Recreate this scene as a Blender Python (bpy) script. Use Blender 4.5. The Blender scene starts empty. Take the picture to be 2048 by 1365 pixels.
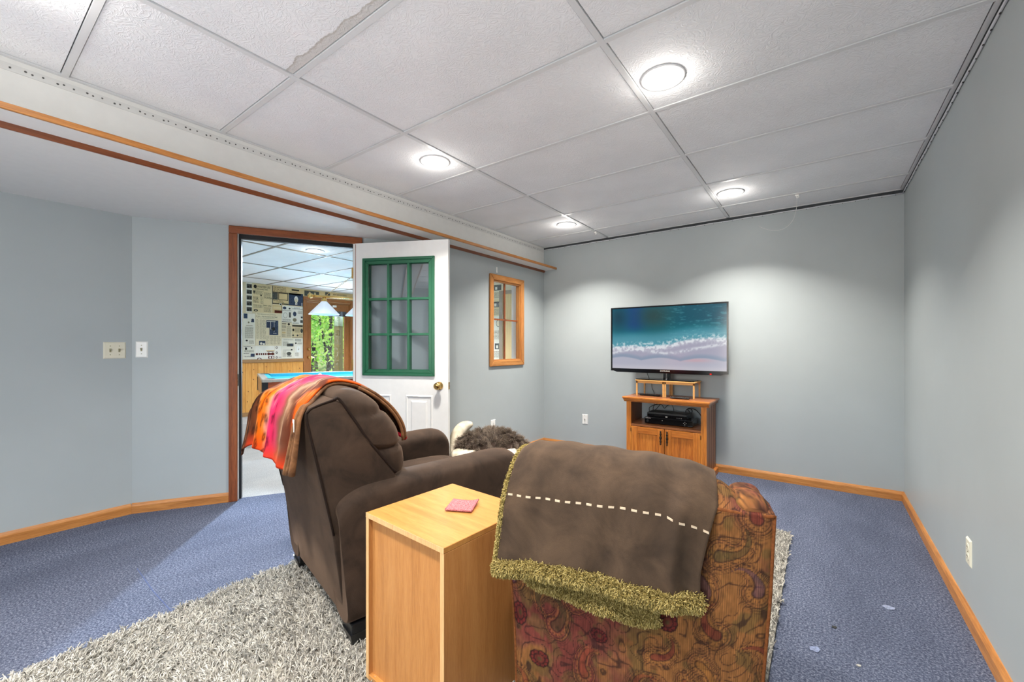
import bpy, bmesh, math, random
import numpy as np
from mathutils import Vector, Matrix

random.seed(7)
rng = np.random.default_rng(11)
SC = bpy.context.scene
COL = SC.collection
R = math.radians
PI = math.pi

# ------------------------------------------------------------------ camera
H = 2.38            # suspended ceiling height
CAMZ = 1.18
cam_d = bpy.data.cameras.new('camera')
cam_d.sensor_fit = 'HORIZONTAL'
cam_d.sensor_width = 36.0
cam_d.lens = 36.0 * 841.0 / 2048.0
cam_d.shift_y = 11.5 / 2048.0
cam_d.clip_start = 0.02
cam_d.clip_end = 200
cam = bpy.data.objects.new('camera', cam_d)
COL.objects.link(cam)
cam.location = (0, 0, CAMZ)
cam.rotation_euler = (R(90), 0, 0.63354)
SC.camera = cam

# ------------------------------------------------------------------ world, sun, exposure
world = bpy.data.worlds.new('sky_world')
SC.world = world
world.use_nodes = True
wn = world.node_tree
wn.nodes.clear()
sky = wn.nodes.new('ShaderNodeTexSky')
sky.sky_type = 'NISHITA'
sky.sun_disc = False
sky.sun_elevation = R(48)
sky.sun_rotation = R(200)
bgn = wn.nodes.new('ShaderNodeBackground')
bgn.inputs['Strength'].default_value = 0.9
wout = wn.nodes.new('ShaderNodeOutputWorld')
wn.links.new(sky.outputs[0], bgn.inputs[0])
wn.links.new(bgn.outputs[0], wout.inputs[0])

def lamp(name, kind, loc, energy, color=(1, 1, 1), rot=(0, 0, 0), **kw):
    d = bpy.data.lights.new(name, kind)
    d.energy = energy
    d.color = color
    for k, v in kw.items():
        setattr(d, k, v)
    o = bpy.data.objects.new(name, d)
    COL.objects.link(o)
    o.location = loc
    o.rotation_euler = rot
    return o

lamp('sun', 'SUN', (-12, 8, 9), 9.0, (1.0, 0.96, 0.86), (R(38), R(14), R(200)), angle=R(1.0))
# added fill light outside a made-up rear window, brightens the room
lamp('rear_fill_light', 'AREA', (-0.85, -3.12, 1.35), 70.0, (0.96, 0.98, 1.0), (R(90), 0, 0),
     shape='RECTANGLE', size=2.0, size_y=1.6)
# added unseen lamp behind the camera, facing up to brighten the ceiling
lamp('ceiling_fill_light', 'AREA', (-1.1, -0.9, 0.70), 32.0, (0.965, 0.985, 1.0), (R(180), 0, 0),
     shape='RECTANGLE', size=2.4, size_y=2.2)
# daylight standing in the glazed exterior door of the pool room
lamp('glazed_door_daylight', 'AREA', (-8.02, 4.56, 1.10), 90.0, (0.66, 0.82, 1.0), (R(90), 0, R(-128)),
     shape='RECTANGLE', size=0.72, size_y=1.6)
# added spot without a fixture, throws a cool patch through the doorway
lamp('doorway_fill_spot', 'SPOT', (-5.15, 2.80, 2.2), 1000.0, (0.68, 0.84, 1.0), (0, 0, 0), spot_size=R(46), spot_blend=0.55, shadow_soft_size=0.05).rotation_euler = Vector((2.6, -2.35, -1.9)).to_track_quat('-Z', 'Y').to_euler()
WARM = (1.0, 0.95, 0.88)
DOWN_W = 28.0       # wattage of each ceiling downlight
POOL_W = 18.0

SC.view_settings.view_transform = 'Standard'
SC.view_settings.look = 'None'
SC.view_settings.gamma = 1.0
SC.view_settings.use_curve_mapping = False
SC.view_settings.exposure = 0.0

# ------------------------------------------------------------------ helpers
def lin(c):
    out = []
    for v in c[:3]:
        v = v / 255.0
        out.append(v / 12.92 if v <= 0.04045 else ((v + 0.055) / 1.055) ** 2.4)
    return (*out, 1.0)

def linA(a):
    a = np.clip(np.asarray(a, float) / 255.0, 0, 1)
    return np.where(a <= 0.04045, a / 12.92, ((a + 0.055) / 1.055) ** 2.4)

class NT:
    def __init__(s, name):
        s.m = bpy.data.materials.new(name)
        s.m.use_nodes = True
        s.t = s.m.node_tree
        s.t.nodes.clear()
        s.out = s.t.nodes.new('ShaderNodeOutputMaterial')
    def n(s, typ, **kw):
        nd = s.t.nodes.new(typ)
        for k, v in kw.items():
            if k in nd.inputs.keys() and not hasattr(nd, k):
                nd.inputs[k].default_value = v
            else:
                setattr(nd, k, v)
        return nd
    def l(s, a, b):
        s.t.links.new(a, b)
    def coords(s, scale=(1, 1, 1), kind='Object', rot=(0, 0, 0)):
        tc = s.n('ShaderNodeTexCoord')
        mp = s.n('ShaderNodeMapping')
        mp.inputs['Scale'].default_value = scale
        mp.inputs['Rotation'].default_value = rot
        s.l(tc.outputs[kind], mp.inputs[0])
        return mp.outputs[0]
    def noise(s, vec, scale, detail=3, rough=0.5, dist=0.0):
        nd = s.n('ShaderNodeTexNoise')
        nd.inputs['Scale'].default_value = scale
        nd.inputs['Detail'].default_value = detail
        nd.inputs['Roughness'].default_value = rough
        nd.inputs['Distortion'].default_value = dist
        if vec is not None:
            s.l(vec, nd.inputs['Vector'])
        return nd.outputs['Fac']
    def ramp(s, fac, stops):
        r = s.n('ShaderNodeValToRGB')
        e = r.color_ramp.elements
        while len(e) < len(stops):
            e.new(0.5)
        for el, (p, c) in zip(e, stops):
            el.position = p
            el.color = c if len(c) == 4 else (*c, 1)
        s.l(fac, r.inputs[0])
        return r.outputs[0]
    def mix(s, fac, a, b, mode='MIX'):
        m = s.n('ShaderNodeMix')
        m.data_type = 'RGBA'
        m.blend_type = mode
        for sock, v in ((m.inputs[0], fac), (m.inputs[6], a), (m.inputs[7], b)):
            if isinstance(v, (int, float)):
                sock.default_value = v
            elif isinstance(v, tuple):
                sock.default_value = v
            else:
                s.l(v, sock)
        return m.outputs[2]
    def bump(s, h, strength=0.3, dist=0.01):
        b = s.n('ShaderNodeBump')
        b.inputs['Strength'].default_value = strength
        b.inputs['Distance'].default_value = dist
        s.l(h, b.inputs['Height'])
        return b.outputs[0]
    def bsdf(s, color, rough=0.5, metal=0.0, normal=None, spec=0.5, **kw):
        b = s.n('ShaderNodeBsdfPrincipled')
        if isinstance(color, tuple):
            b.inputs['Base Color'].default_value = color
        else:
            s.l(color, b.inputs['Base Color'])
        if isinstance(rough, (int, float)):
            b.inputs['Roughness'].default_value = rough
        else:
            s.l(rough, b.inputs['Roughness'])
        b.inputs['Metallic'].default_value = metal
        b.inputs['Specular IOR Level'].default_value = spec
        for k, v in kw.items():
            b.inputs[k].default_value = v
        if normal is not None:
            s.l(normal, b.inputs['Normal'])
        s.l(b.outputs[0], s.out.inputs[0])
        return b

def mat_plain(name, c, rough=0.5, metal=0.0, spec=0.5, var=0.06, nscale=20, bump=0.0, bscale=200, **kw):
    t = NT(name)
    v = t.coords()
    f = t.noise(v, nscale, 3)
    c = lin(c)
    a = tuple(x * (1 - var) for x in c[:3]) + (1,)
    b = tuple(min(1, x * (1 + var)) for x in c[:3]) + (1,)
    colr = t.ramp(f, [(0.3, a), (0.7, b)])
    nrm = t.bump(t.noise(v, bscale, 2), bump, 0.002) if bump else None
    t.bsdf(colr, rough, metal, nrm, spec, **kw)
    return t.m

def mat_wood(name, dark, mid, light, axis=2, freq=60.0, rough=0.42, dist=2.2, bump=0.12, spec=0.4):
    """grain runs along the given local axis"""
    t = NT(name)
    sc = [1, 1, 1]
    sc[axis] = 0.06
    v = t.coords(tuple(sc))
    n1 = t.noise(v, freq * 0.35, 3, 0.55, dist)
    n2 = t.noise(v, freq * 3.2, 3, 0.7, 0.3)
    vc = [1, 1, 1]
    vc[axis] = 0.18
    n3 = t.noise(t.coords(tuple(vc)), freq * 0.12, 2, 0.5, 1.0)
    c1 = t.ramp(n1, [(0.28, lin(dark)), (0.5, lin(mid)), (0.74, lin(light))])
    c2 = t.mix(0.42, c1, t.ramp(n2, [(0.35, lin(dark)), (0.62, lin(light))]))
    c3 = t.mix(0.3, c2, t.ramp(n3, [(0.3, lin(mid)), (0.7, lin(light))]))
    t.bsdf(c3, rough, 0, t.bump(n2, bump, 0.002), spec)
    return t.m

def mat_attr(name, rough=0.8, spec=0.2, bump=0.0, bscale=300, bvec=(1, 1, 1), emit=0.0, nmix=0.0, sheen=0.0):
    t = NT(name)
    a = t.n('ShaderNodeAttribute', attribute_name='Col')
    colr = a.outputs['Color']
    v = t.coords(bvec)
    f = t.noise(v, bscale, 2)
    if nmix:
        colr = t.mix(nmix, colr, t.ramp(f, [(0.3, (0.02, 0.02, 0.02, 1)), (0.7, (0.9, 0.9, 0.9, 1))]), 'OVERLAY')
    b = t.bsdf(colr, rough, 0, t.bump(f, bump, 0.003) if bump else None, spec)
    if sheen:
        b.inputs['Sheen Weight'].default_value = sheen
    if emit:
        t.l(colr, b.inputs['Emission Color'])
        b.inputs['Emission Strength'].default_value = emit
    return t.m

def mat_glass(name, tint=(1, 1, 1, 1), refl=0.10, rough=0.0):
    t = NT(name)
    tr = t.n('ShaderNodeBsdfTransparent')
    tr.inputs[0].default_value = tint
    gl = t.n('ShaderNodeBsdfGlossy')
    gl.inputs['Roughness'].default_value = rough
    fr = t.n('ShaderNodeLayerWeight')
    fr.inputs['Blend'].default_value = 0.12
    mm = t.n('ShaderNodeMath', operation='MAXIMUM')
    t.l(fr.outputs['Fresnel'], mm.inputs[0])
    mm.inputs[1].default_value = refl
    mx = t.n('ShaderNodeMixShader')
    t.l(mm.outputs[0], mx.inputs[0])
    t.l(tr.outputs[0], mx.inputs[1])
    t.l(gl.outputs[0], mx.inputs[2])
    t.l(mx.outputs[0], t.out.inputs[0])
    return t.m

def mat_emit(name, c, strength):
    t = NT(name)
    e = t.n('ShaderNodeEmission')
    e.inputs[0].default_value = lin(c)
    e.inputs[1].default_value = strength
    t.l(e.outputs[0], t.out.inputs[0])
    return t.m

class MB:
    """collects shapes, then becomes one mesh object"""
    def __init__(s):
        s.v, s.f = [], []
    def add(s, vs, fs):
        k = len(s.v)
        s.v += [tuple(p) for p in vs]
        s.f += [tuple(i + k for i in f) for f in fs]
        return s
    def box(s, x0, x1, y0, y1, z0, z1):
        vs = [(x, y, z) for z in (z0, z1) for y in (y0, y1) for x in (x0, x1)]
        return s.add(vs, [(0, 2, 3, 1), (4, 5, 7, 6), (0, 1, 5, 4), (2, 6, 7, 3), (0, 4, 6, 2), (1, 3, 7, 5)])
    def prism(s, poly, z0, z1):
        n = len(poly)
        vs = [(x, y, z0) for x, y in poly] + [(x, y, z1) for x, y in poly]
        fs = [tuple(range(n))[::-1], tuple(range(n, 2 * n))]
        fs += [(i, (i + 1) % n, n + (i + 1) % n, n + i) for i in range(n)]
        return s.add(vs, fs)
    def extr(s, poly, a0, a1, axis='x'):
        """polygon in the two other axes pulled along one axis"""
        n = len(poly)
        def mk(p, a):
            return {'x': (a, p[0], p[1]), 'y': (p[0], a, p[1]), 'z': (p[0], p[1], a)}[axis]
        vs = [mk(p, a0) for p in poly] + [mk(p, a1) for p in poly]
        fs = [tuple(range(n))[::-1], tuple(range(n, 2 * n))]
        fs += [(i, (i + 1) % n, n + (i + 1) % n, n + i) for i in range(n)]
        return s.add(vs, fs)
    def lathe(s, prof, c=(0, 0, 0), seg=24, axis='z', cap=True):
        vs = []
        for r, h in prof:
            for k in range(seg):
                a = 2 * PI * k / seg
                p = (r * math.cos(a), r * math.sin(a), h)
                if axis == 'x':
                    p = (h, p[0], p[1])
                elif axis == 'y':
                    p = (p[0], h, p[1])
                vs.append((c[0] + p[0], c[1] + p[1], c[2] + p[2]))
        fs = []
        m = len(prof)
        for i in range(m - 1):
            for k in range(seg):
                k2 = (k + 1) % seg
                fs.append((i * seg + k, i * seg + k2, (i + 1) * seg + k2, (i + 1) * seg + k))
        if cap:
            fs.append(tuple(range(seg))[::-1])
            fs.append(tuple(range((m - 1) * seg, m * seg)))
        return s.add(vs, fs)
    def tube(s, path, r, seg=8):
        path = [Vector(p) for p in path]
        n = len(path)
        rs = r if isinstance(r, (list, tuple)) else [r] * n
        rings = []
        up = Vector((0, 0, 1))
        d0 = (path[1] - path[0]).normalized()
        if abs(d0.dot(up)) > 0.9:
            up = Vector((1, 0, 0))
        a = d0.cross(up).normalized()
        vs = []
        for i in range(n):
            d = (path[min(i + 1, n - 1)] - path[max(i - 1, 0)]).normalized()
            a = (a - d * a.dot(d)).normalized()
            b = d.cross(a)
            for k in range(seg):
                t = 2 * PI * k / seg
                vs.append(path[i] + (a * math.cos(t) + b * math.sin(t)) * rs[i])
        fs = []
        for i in range(n - 1):
            for k in range(seg):
                k2 = (k + 1) % seg
                fs.append((i * seg + k, i * seg + k2, (i + 1) * seg + k2, (i + 1) * seg + k))
        fs.append(tuple(range(seg))[::-1])
        fs.append(tuple(range((n - 1) * seg, n * seg)))
        return s.add(vs, fs)
    def loft(s, rings, cap=True):
        n = len(rings[0])
        vs = [p for r in rings for p in r]
        fs = []
        for i in range(len(rings) - 1):
            for k in range(n):
                k2 = (k + 1) % n
                fs.append((i * n + k, i * n + k2, (i + 1) * n + k2, (i + 1) * n + k))
        if cap:
            fs.append(tuple(range(n))[::-1])
            fs.append(tuple(range((len(rings) - 1) * n, len(rings) * n)))
        return s.add(vs, fs)
    def grid(s, P):
        """P: array (m, n, 3)"""
        m, n = P.shape[:2]
        fs = []
        for i in range(m - 1):
            for j in range(n - 1):
                fs.append((i * n + j, i * n + j + 1, (i + 1) * n + j + 1, (i + 1) * n + j))
        return s.add(P.reshape(-1, 3).tolist(), fs)
    def build(s, name, mat, parent=None, smooth=False, bevel=0.0, segs=2, loc=None, rotz=0.0, sub=0, colors=None, solid=0.0, fixn=True):
        me = bpy.data.meshes.new(name)
        me.from_pydata([tuple(p) for p in s.v], [], s.f)
        if fixn:
            bm = bmesh.new()
            bm.from_mesh(me)
            bmesh.ops.recalc_face_normals(bm, faces=bm.faces)
            bm.to_mesh(me)
            bm.free()
        if mat:
            me.materials.append(mat)
        if colors is not None:
            at = me.color_attributes.new('Col', 'FLOAT_COLOR', 'POINT')
            c4 = np.ones((len(me.vertices), 4), np.float32)
            c4[:, :3] = colors
            at.data.foreach_set('color', c4.ravel())
        if smooth:
            me.polygons.foreach_set('use_smooth', [True] * len(me.polygons))
        o = bpy.data.objects.new(name, me)
        COL.objects.link(o)
        if parent:
            o.parent = parent
        if loc:
            o.location = loc
        o.rotation_euler.z = rotz
        if solid:
            md = o.modifiers.new('thick', 'SOLIDIFY')
            md.thickness = solid
            md.offset = 0
        if bevel:
            md = o.modifiers.new('bev', 'BEVEL')
            md.width = bevel
            md.segments = segs
            md.limit_method = 'ANGLE'
            md.angle_limit = R(35)
            md.harden_normals = False
        if sub:
            md = o.modifiers.new('sub', 'SUBSURF')
            md.levels = md.render_levels = sub
        return o

def tag(o, label=None, cat=None, group=None, kind=None):
    if label:
        o['label'] = label
    if cat:
        o['category'] = cat
    if group:
        o['group'] = group
    if kind:
        o['kind'] = kind
    return o

def empty(name, loc, rz=0.0, label=None, cat=None, group=None, kind=None):
    o = bpy.data.objects.new(name, None)
    o.empty_display_size = 0.1
    COL.objects.link(o)
    o.location = loc
    o.rotation_euler.z = rz
    return tag(o, label, cat, group, kind)

def copy_tree(o, parent=None):
    c = o.copy()
    COL.objects.link(c)
    if parent:
        c.parent = parent
    for ch in list(o.children):
        copy_tree(ch, c)
    return c

def strands(name, roots, dirs, length, mat, parent=None, npts=5, r0=0.0012, r1=0.0004, curl=0.3, grav=0.0, seed=1, tip=None):
    """a mass of hair: one curves object"""
    g = np.random.default_rng(seed)
    N = len(roots)
    hc = bpy.data.hair_curves.new(name)
    hc.add_curves([npts] * N)
    P = np.zeros((N, npts, 3))
    P[:, 0] = roots
    d = dirs / (np.linalg.norm(dirs, axis=1, keepdims=True) + 1e-9)
    step = (np.asarray(length).reshape(-1, 1) / (npts - 1))
    bend = g.normal(0, curl, (N, 3))
    for k in range(1, npts):
        P[:, k] = P[:, k - 1] + d * step
        d = d + bend / npts + np.array([0, 0, -grav / npts])
        d /= np.linalg.norm(d, axis=1, keepdims=True)
    hc.points.foreach_set('position', P.astype(np.float32).ravel())
    rad = np.tile(np.linspace(r0, r1, npts), N).astype(np.float32)
    at = hc.attributes.get('radius') or hc.attributes.new('radius', 'FLOAT', 'POINT')
    at.data.foreach_set('value', rad)
    hc.materials.append(mat)
    o = bpy.data.objects.new(name, hc)
    COL.objects.link(o)
    if parent:
        o.parent = parent
    o['kind'] = 'stuff'
    return o

def sample_mesh(V, F, N, g):
    """random points and normals on quads/tris given as arrays"""
    T = []
    for f in F:
        for k in range(1, len(f) - 1):
            T.append((f[0], f[k], f[k + 1]))
    T = np.array(T)
    V = np.asarray(V, float)
    a, b, c = V[T[:, 0]], V[T[:, 1]], V[T[:, 2]]
    nn = np.cross(b - a, c - a)
    ar = np.linalg.norm(nn, axis=1)
    idx = g.choice(len(T), N, p=ar / ar.sum())
    u, w = g.random(N), g.random(N)
    fl = u + w > 1
    u[fl], w[fl] = 1 - u[fl], 1 - w[fl]
    P = a[idx] + (b - a)[idx] * u[:, None] + (c - a)[idx] * w[:, None]
    return P, nn[idx] / ar[idx][:, None]

def vnoise(x, y, seed=0):
    """smooth value noise in [0,1]"""
    xi, yi = np.floor(x).astype(int), np.floor(y).astype(int)
    fx, fy = x - xi, y - yi
    fx, fy = fx * fx * (3 - 2 * fx), fy * fy * (3 - 2 * fy)
    def h(i, j):
        n = (i * 374761393 + j * 668265263 + seed * 1442695041) & 0x7fffffff
        n = ((n ^ (n >> 13)) * 1274126177) & 0x7fffffff
        return ((n ^ (n >> 16)) & 0xffff) / 65535.0
    return (h(xi, yi) * (1 - fx) + h(xi + 1, yi) * fx) * (1 - fy) + (h(xi, yi + 1) * (1 - fx) + h(xi + 1, yi + 1) * fx) * fy

def fbm(x, y, seed=0, oct=4):
    s, a, t = 0, 0.5, 0
    for k in range(oct):
        s = s + a * vnoise(x * 2 ** k, y * 2 ** k, seed + k)
        t += a
        a *= 0.5
    return s / t

def sstep(a, b, x):
    t = np.clip((x - a) / (b - a), 0, 1)
    return t * t * (3 - 2 * t)

def lerpc(c, col, m):
    return c + (np.asarray(col, float) - c) * m[..., None]

def cr(pts, n):
    """Catmull-Rom through points, n samples"""
    P = np.asarray(pts, float)
    P = np.vstack([2 * P[0] - P[1], P, 2 * P[-1] - P[-2]])
    k = len(P) - 3
    t = np.linspace(0, k - 1e-6, n)
    i = t.astype(int)
    f = (t - i)[:, None]
    p0, p1, p2, p3 = P[i], P[i + 1], P[i + 2], P[i + 3]
    return 0.5 * (2 * p1 + (p2 - p0) * f + (2 * p0 - 5 * p1 + 4 * p2 - p3) * f ** 2 + (3 * p1 - p0 - 3 * p2 + p3) * f ** 3)

def text_mesh(body, size, name, mat, parent, loc, rot, align='LEFT', sx=1.0, ext=0.0004):
    cu = bpy.data.curves.new(name, 'FONT')
    cu.body = body
    cu.size = size
    cu.align_x = align
    cu.extrude = ext
    cu.resolution_u = 2
    to = bpy.data.objects.new(name, cu)
    COL.objects.link(to)
    bpy.context.view_layer.update()
    me = bpy.data.meshes.new_from_object(to.evaluated_get(bpy.context.evaluated_depsgraph_get()))
    bpy.data.objects.remove(to)
    bpy.data.curves.remove(cu)
    me.name = name
    me.materials.clear()
    me.materials.append(mat)
    o = bpy.data.objects.new(name, me)
    COL.objects.link(o)
    o.parent = parent
    o.location = loc
    o.rotation_euler = rot
    o.scale = (sx, 1, 1)
    return o

# ------------------------------------------------------------------ materials
M = {}
def wall_mat(name, c):
    t = NT(name)
    v = t.coords()
    f = t.noise(v, 1.2, 4, 0.6)
    colr = t.ramp(f, [(0.3, tuple(x * 0.96 for x in lin(c)[:3])), (0.7, tuple(x * 1.04 for x in lin(c)[:3]))])
    weave = t.noise(t.coords((1, 1, 6)), 260, 2)
    t.bsdf(colr, 0.42, 0, t.bump(weave, 0.10, 0.002), 0.35)
    return t.m
M['wall'] = wall_mat('blue_grey_wall_paint', (171, 178, 179))
M['white'] = mat_plain('white_paint', (226, 225, 222), 0.55, var=0.015, bump=0.05)
M['bulk'] = mat_plain('bulkhead_white_paint', (226, 225, 221), 0.6, var=0.02, bump=0.08)
M['doorwhite'] = mat_plain('door_white_enamel', (228, 228, 226), 0.32, var=0.02)
def tile_mat(name='ceiling_tile_texture', stain=False):
    t = NT(name)
    v = t.coords()
    n1 = t.noise(v, 20, 2, 0.5, 2.8)
    n2 = t.noise(v, 120, 2, 0.5, 0.5)
    r1 = t.ramp(n1, [(0.40, (0, 0, 0, 1)), (0.52, (1, 1, 1, 1)), (0.64, (0.1, 0.1, 0.1, 1))])
    hh = t.mix(0.25, r1, n2)
    base = t.ramp(t.noise(v, 3, 2), [(0.3, lin((230, 231, 233))), (0.7, lin((238, 239, 241)))])
    if stain:
        # rusty water stain along the tile's right edge (local x near +0.6)
        tc = t.n('ShaderNodeTexCoord')
        sep = t.n('ShaderNodeSeparateXYZ')
        t.l(tc.outputs['Object'], sep.inputs[0])
        nn = t.noise(v, 9, 3, 0.6)
        e = t.n('ShaderNodeMath', operation='MULTIPLY_ADD')
        t.l(nn, e.inputs[0]); e.inputs[1].default_value = 0.06
        t.l(sep.outputs['Y'], e.inputs[2])
        # distance from the near bar edge, fading along x
        g = t.n('ShaderNodeMath', operation='MULTIPLY_ADD')
        t.l(sep.outputs['X'], g.inputs[0]); g.inputs[1].default_value = -0.006
        t.l(e.outputs[0], g.inputs[2])
        band = t.ramp(g.outputs[0], [(0.0, (0, 0, 0, 1)), (0.283, (0, 0, 0, 1)), (0.286, (1, 1, 1, 1)), (0.291, (0.45, 0.45, 0.45, 1)), (1.0, (0.30, 0.30, 0.30, 1))])
        base = t.mix(band, base, lin((168, 160, 148)))
    t.bsdf(base, 0.75, 0, t.bump(hh, 0.42, 0.004), 0.25)
    return t.m
M['tile'] = tile_mat()
M['tile_stain'] = tile_mat('stained_ceiling_tile_texture', True)
M['bar'] = mat_plain('ceiling_grid_white_metal', (217, 218, 219), 0.4, var=0.01)
M['void'] = mat_plain('plenum_dark', (38, 38, 40), 0.9, var=0.05)
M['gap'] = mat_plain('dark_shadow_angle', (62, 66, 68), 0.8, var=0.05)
M['oak_h'] = mat_wood('golden_oak_along_x', (116, 64, 26), (184, 118, 56), (210, 148, 84), axis=0)
M['oak_y'] = mat_wood('golden_oak_along_y', (116, 64, 26), (184, 118, 56), (210, 148, 84), axis=1)
M['oak_z'] = mat_wood('golden_oak_upright', (116, 64, 26), (184, 118, 56), (210, 148, 84), axis=2)
M['red_z'] = mat_wood('dark_oak_casing_upright', (70, 32, 14), (128, 66, 32), (158, 88, 46), axis=2, freq=90)
M['red_x'] = mat_wood('dark_oak_casing_along', (70, 32, 14), (128, 66, 32), (158, 88, 46), axis=0, freq=90)
M['red_y'] = mat_wood('dark_oak_molding', (70, 34, 16), (118, 64, 34), (142, 80, 44), axis=1, freq=90)
def carpet_mat(name, a, b, c):
    t = NT(name)
    v = t.coords()
    n1 = t.noise(v, 120, 5, 0.85)
    n2 = t.noise(t.coords((1, 0.35, 1), rot=(0, 0, R(35))), 3.2, 3, 0.6)
    col1 = t.ramp(n1, [(0.38, lin(a)), (0.5, lin(b)), (0.62, lin(c))])
    col2 = t.mix(t.ramp(n2, [(0.35, (0, 0, 0, 1)), (0.65, (0.4, 0.4, 0.4, 1))]), col1, lin(a))
    b_ = t.bsdf(col2, 0.95, 0, t.bump(n1, 0.9, 0.012), 0.1)
    b_.inputs['Sheen Weight'].default_value = 0.05
    return t.m
M['carpet'] = carpet_mat('blue_grey_carpet', (54, 62, 84), (96, 105, 130), (170, 177, 196))
M['carpet2'] = carpet_mat('pale_grey_carpet', (158, 158, 158), (190, 189, 187), (216, 214, 210))
M['glass'] = mat_glass('window_glass', refl=0.07)
M['doorglass'] = mat_glass('door_glass', tint=(0.90, 0.93, 0.95, 1), refl=0.12)
M['green'] = mat_plain('dark_green_paint', (22, 92, 62), 0.35, var=0.06)
M['black'] = mat_plain('black_plastic', (16, 17, 19), 0.35, var=0.1)
M['blackgloss'] = mat_plain('glossy_black_plastic', (9, 10, 14), 0.12, var=0.1)
M['rubber'] = mat_plain('black_weatherstrip', (18, 20, 26), 0.5, var=0.1)
M['brass'] = mat_plain('polished_brass', (214, 176, 108), 0.18, 1.0, var=0.05)
M['bronze'] = mat_plain('antique_bronze', (70, 58, 46), 0.35, 0.9, var=0.15)
M['steel'] = mat_plain('brushed_steel', (190, 190, 188), 0.3, 1.0, var=0.04)
M['ivory'] = mat_plain('ivory_plastic', (226, 221, 200), 0.35, var=0.02)
M['plate'] = mat_plain('white_plastic', (238, 237, 232), 0.35, var=0.015)
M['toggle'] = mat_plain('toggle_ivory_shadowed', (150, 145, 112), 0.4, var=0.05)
M['slot'] = mat_plain('dark_slot', (40, 38, 36), 0.6, var=0.05)
M['lens'] = mat_emit('lit_lens', (255, 252, 244), 9.0)
M['lens2'] = mat_emit('lit_lens_pool_room', (255, 250, 244), 9.0)

# ------------------------------------------------------------------ the setting: main room
XL, XR, YF, YR, XW = -3.93, 0.512, 4.36, -3.0, -2.72
ZA = 2.104                                   # alcove ceiling
DWO = Vector((-3.93, 0.807, 0)); DWA = math.atan2(0.857, 0.515)   # angled doorway wall
def dw(t, y=0.0):
    return (DWO.x + t * 0.515 - y * 0.857, DWO.y + t * 0.857 + y * 0.515)

def struct(mb, name, mat, parent=None, **kw):
    o = mb.build(name, mat, parent, **kw)
    if parent is None:
        o['kind'] = 'structure'
    return o

floor_poly = [(XL, YR), (XR, YR), (XR, YF), (XW, YF), (XW, 2.82), dw(1.48), dw(1.48, 0.06), dw(0.637, 0.06), dw(0.637), (XL, 0.807)]
fl = struct(MB().prism(floor_poly, -0.06, 0.0), 'floor', M['carpet'])
MB().tube([(-2.93, 0.622, 0.0005), (-2.6, 0.61, 0.0005), (-2.3, 0.612, 0.0005)], 0.0022, 4).build('carpet_seam', mat_plain('carpet_seam_blue', (84, 98, 138), 0.95), fl)

struct(MB().box(XR, XR + 0.1, YR - 0.1, YF + 0.1, 0, H + 0.12), 'wall_right', M['wall'])
struct(MB().box(-2.84, XR, YF, YF + 0.1, 0, H + 0.12), 'wall_far', M['wall'])
struct(MB().box(XL - 0.1, XL, YR - 0.1, 0.807, 0, ZA), 'wall_left', M['wall'])
# window wall with an opening
W0, W1, WZ0, WZ1 = 3.352, 3.869, 1.020, 1.886
wb = MB()
wb.box(XW - 0.12, XW, 2.70, W0, 0, ZA).box(XW - 0.12, XW, W1, YF, 0, ZA)
wb.box(XW - 0.12, XW, W0, W1, 0, WZ0).box(XW - 0.12, XW, W0, W1, WZ1, ZA)
struct(wb, 'wall_window_side', M['wall'])
# angled doorway wall
db = MB().box(0, 0.58, 0, 0.12, 0, ZA).box(1.537, 2.35, 0, 0.12, 0, ZA)
db.box(0.58, 0.60, 0, 0.12, 0, ZA).box(1.517, 1.537, 0, 0.12, 0, ZA).box(0.60, 1.517, 0, 0.12, 2.085, ZA)
wd = struct(db, 'wall_doorway', M['wall'], loc=tuple(DWO), rotz=DWA)
# rear wall with an opening for the added window and its fill light
rb = MB().box(XL - 0.1, -1.90, YR - 0.1, YR, 0, H + 0.12).box(0.20, XR + 0.1, YR - 0.1, YR, 0, H + 0.12)
rb.box(-1.90, 0.20, YR - 0.1, YR, 0, 0.5).box(-1.90, 0.20, YR - 0.1, YR, 2.2, H + 0.12)
struct(rb, 'wall_rear', M['wall'])
w2 = empty('added_rear_window', (-0.85, YR, 0.5), kind='structure')  # unseen window, added to carry the rear fill light
for bx in ((-1.05, -0.99, 0, 1.7), (0.99, 1.05, 0, 1.7), (-0.99, 0.99, 0, 0.06), (-0.99, 0.99, 1.64, 1.7), (-0.03, 0.03, 0.06, 1.64)):
    MB().box(bx[0], bx[1], -0.08, 0.02, bx[2], bx[3]).build('window_frame', M['oak_z'], w2)
for q in (-1, 1):
    MB().box(min(q * 0.03, q * 0.99), max(q * 0.03, q * 0.99), -0.045, -0.04, 0.06, 1.64).build('pane', M['glass'], w2)
# bulkhead (white drop beam) and the lower ceiling of the alcove
bk = struct(MB().box(XW - 0.12, XW, YR, YF, ZA, H + 0.12), 'wall_bulkhead', M['bulk'])
pf = MB()
y = -0.9
k = 0
while y < 4.3:
    pf.lathe([(0.0035 if k % 3 else 0.006, 0), (0.004, 0.0038)], (XW, y, H - 0.034 - 0.004 * (k % 2)), 6, 'x')
    y += 0.019 + 0.012 * ((k * 7) % 3)
    k += 1
o = pf.build('bead_perforations', mat_plain('bead_hole_grey', (84, 84, 82), 0.7), bk)
o['kind'] = 'stuff'
MB().box(XW, XW + 0.0025, YR, YF, H - 0.052, H - 0.0205).build('corner_bead', mat_plain('bead_white', (214, 213, 210), 0.6, var=0.03), bk)
struct(MB().prism([(XL, YR), (XW - 0.12, YR), (XW - 0.12, 2.62), (XL, 0.807)], ZA, ZA + 0.05), 'ceiling_alcove', M['white'])
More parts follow.
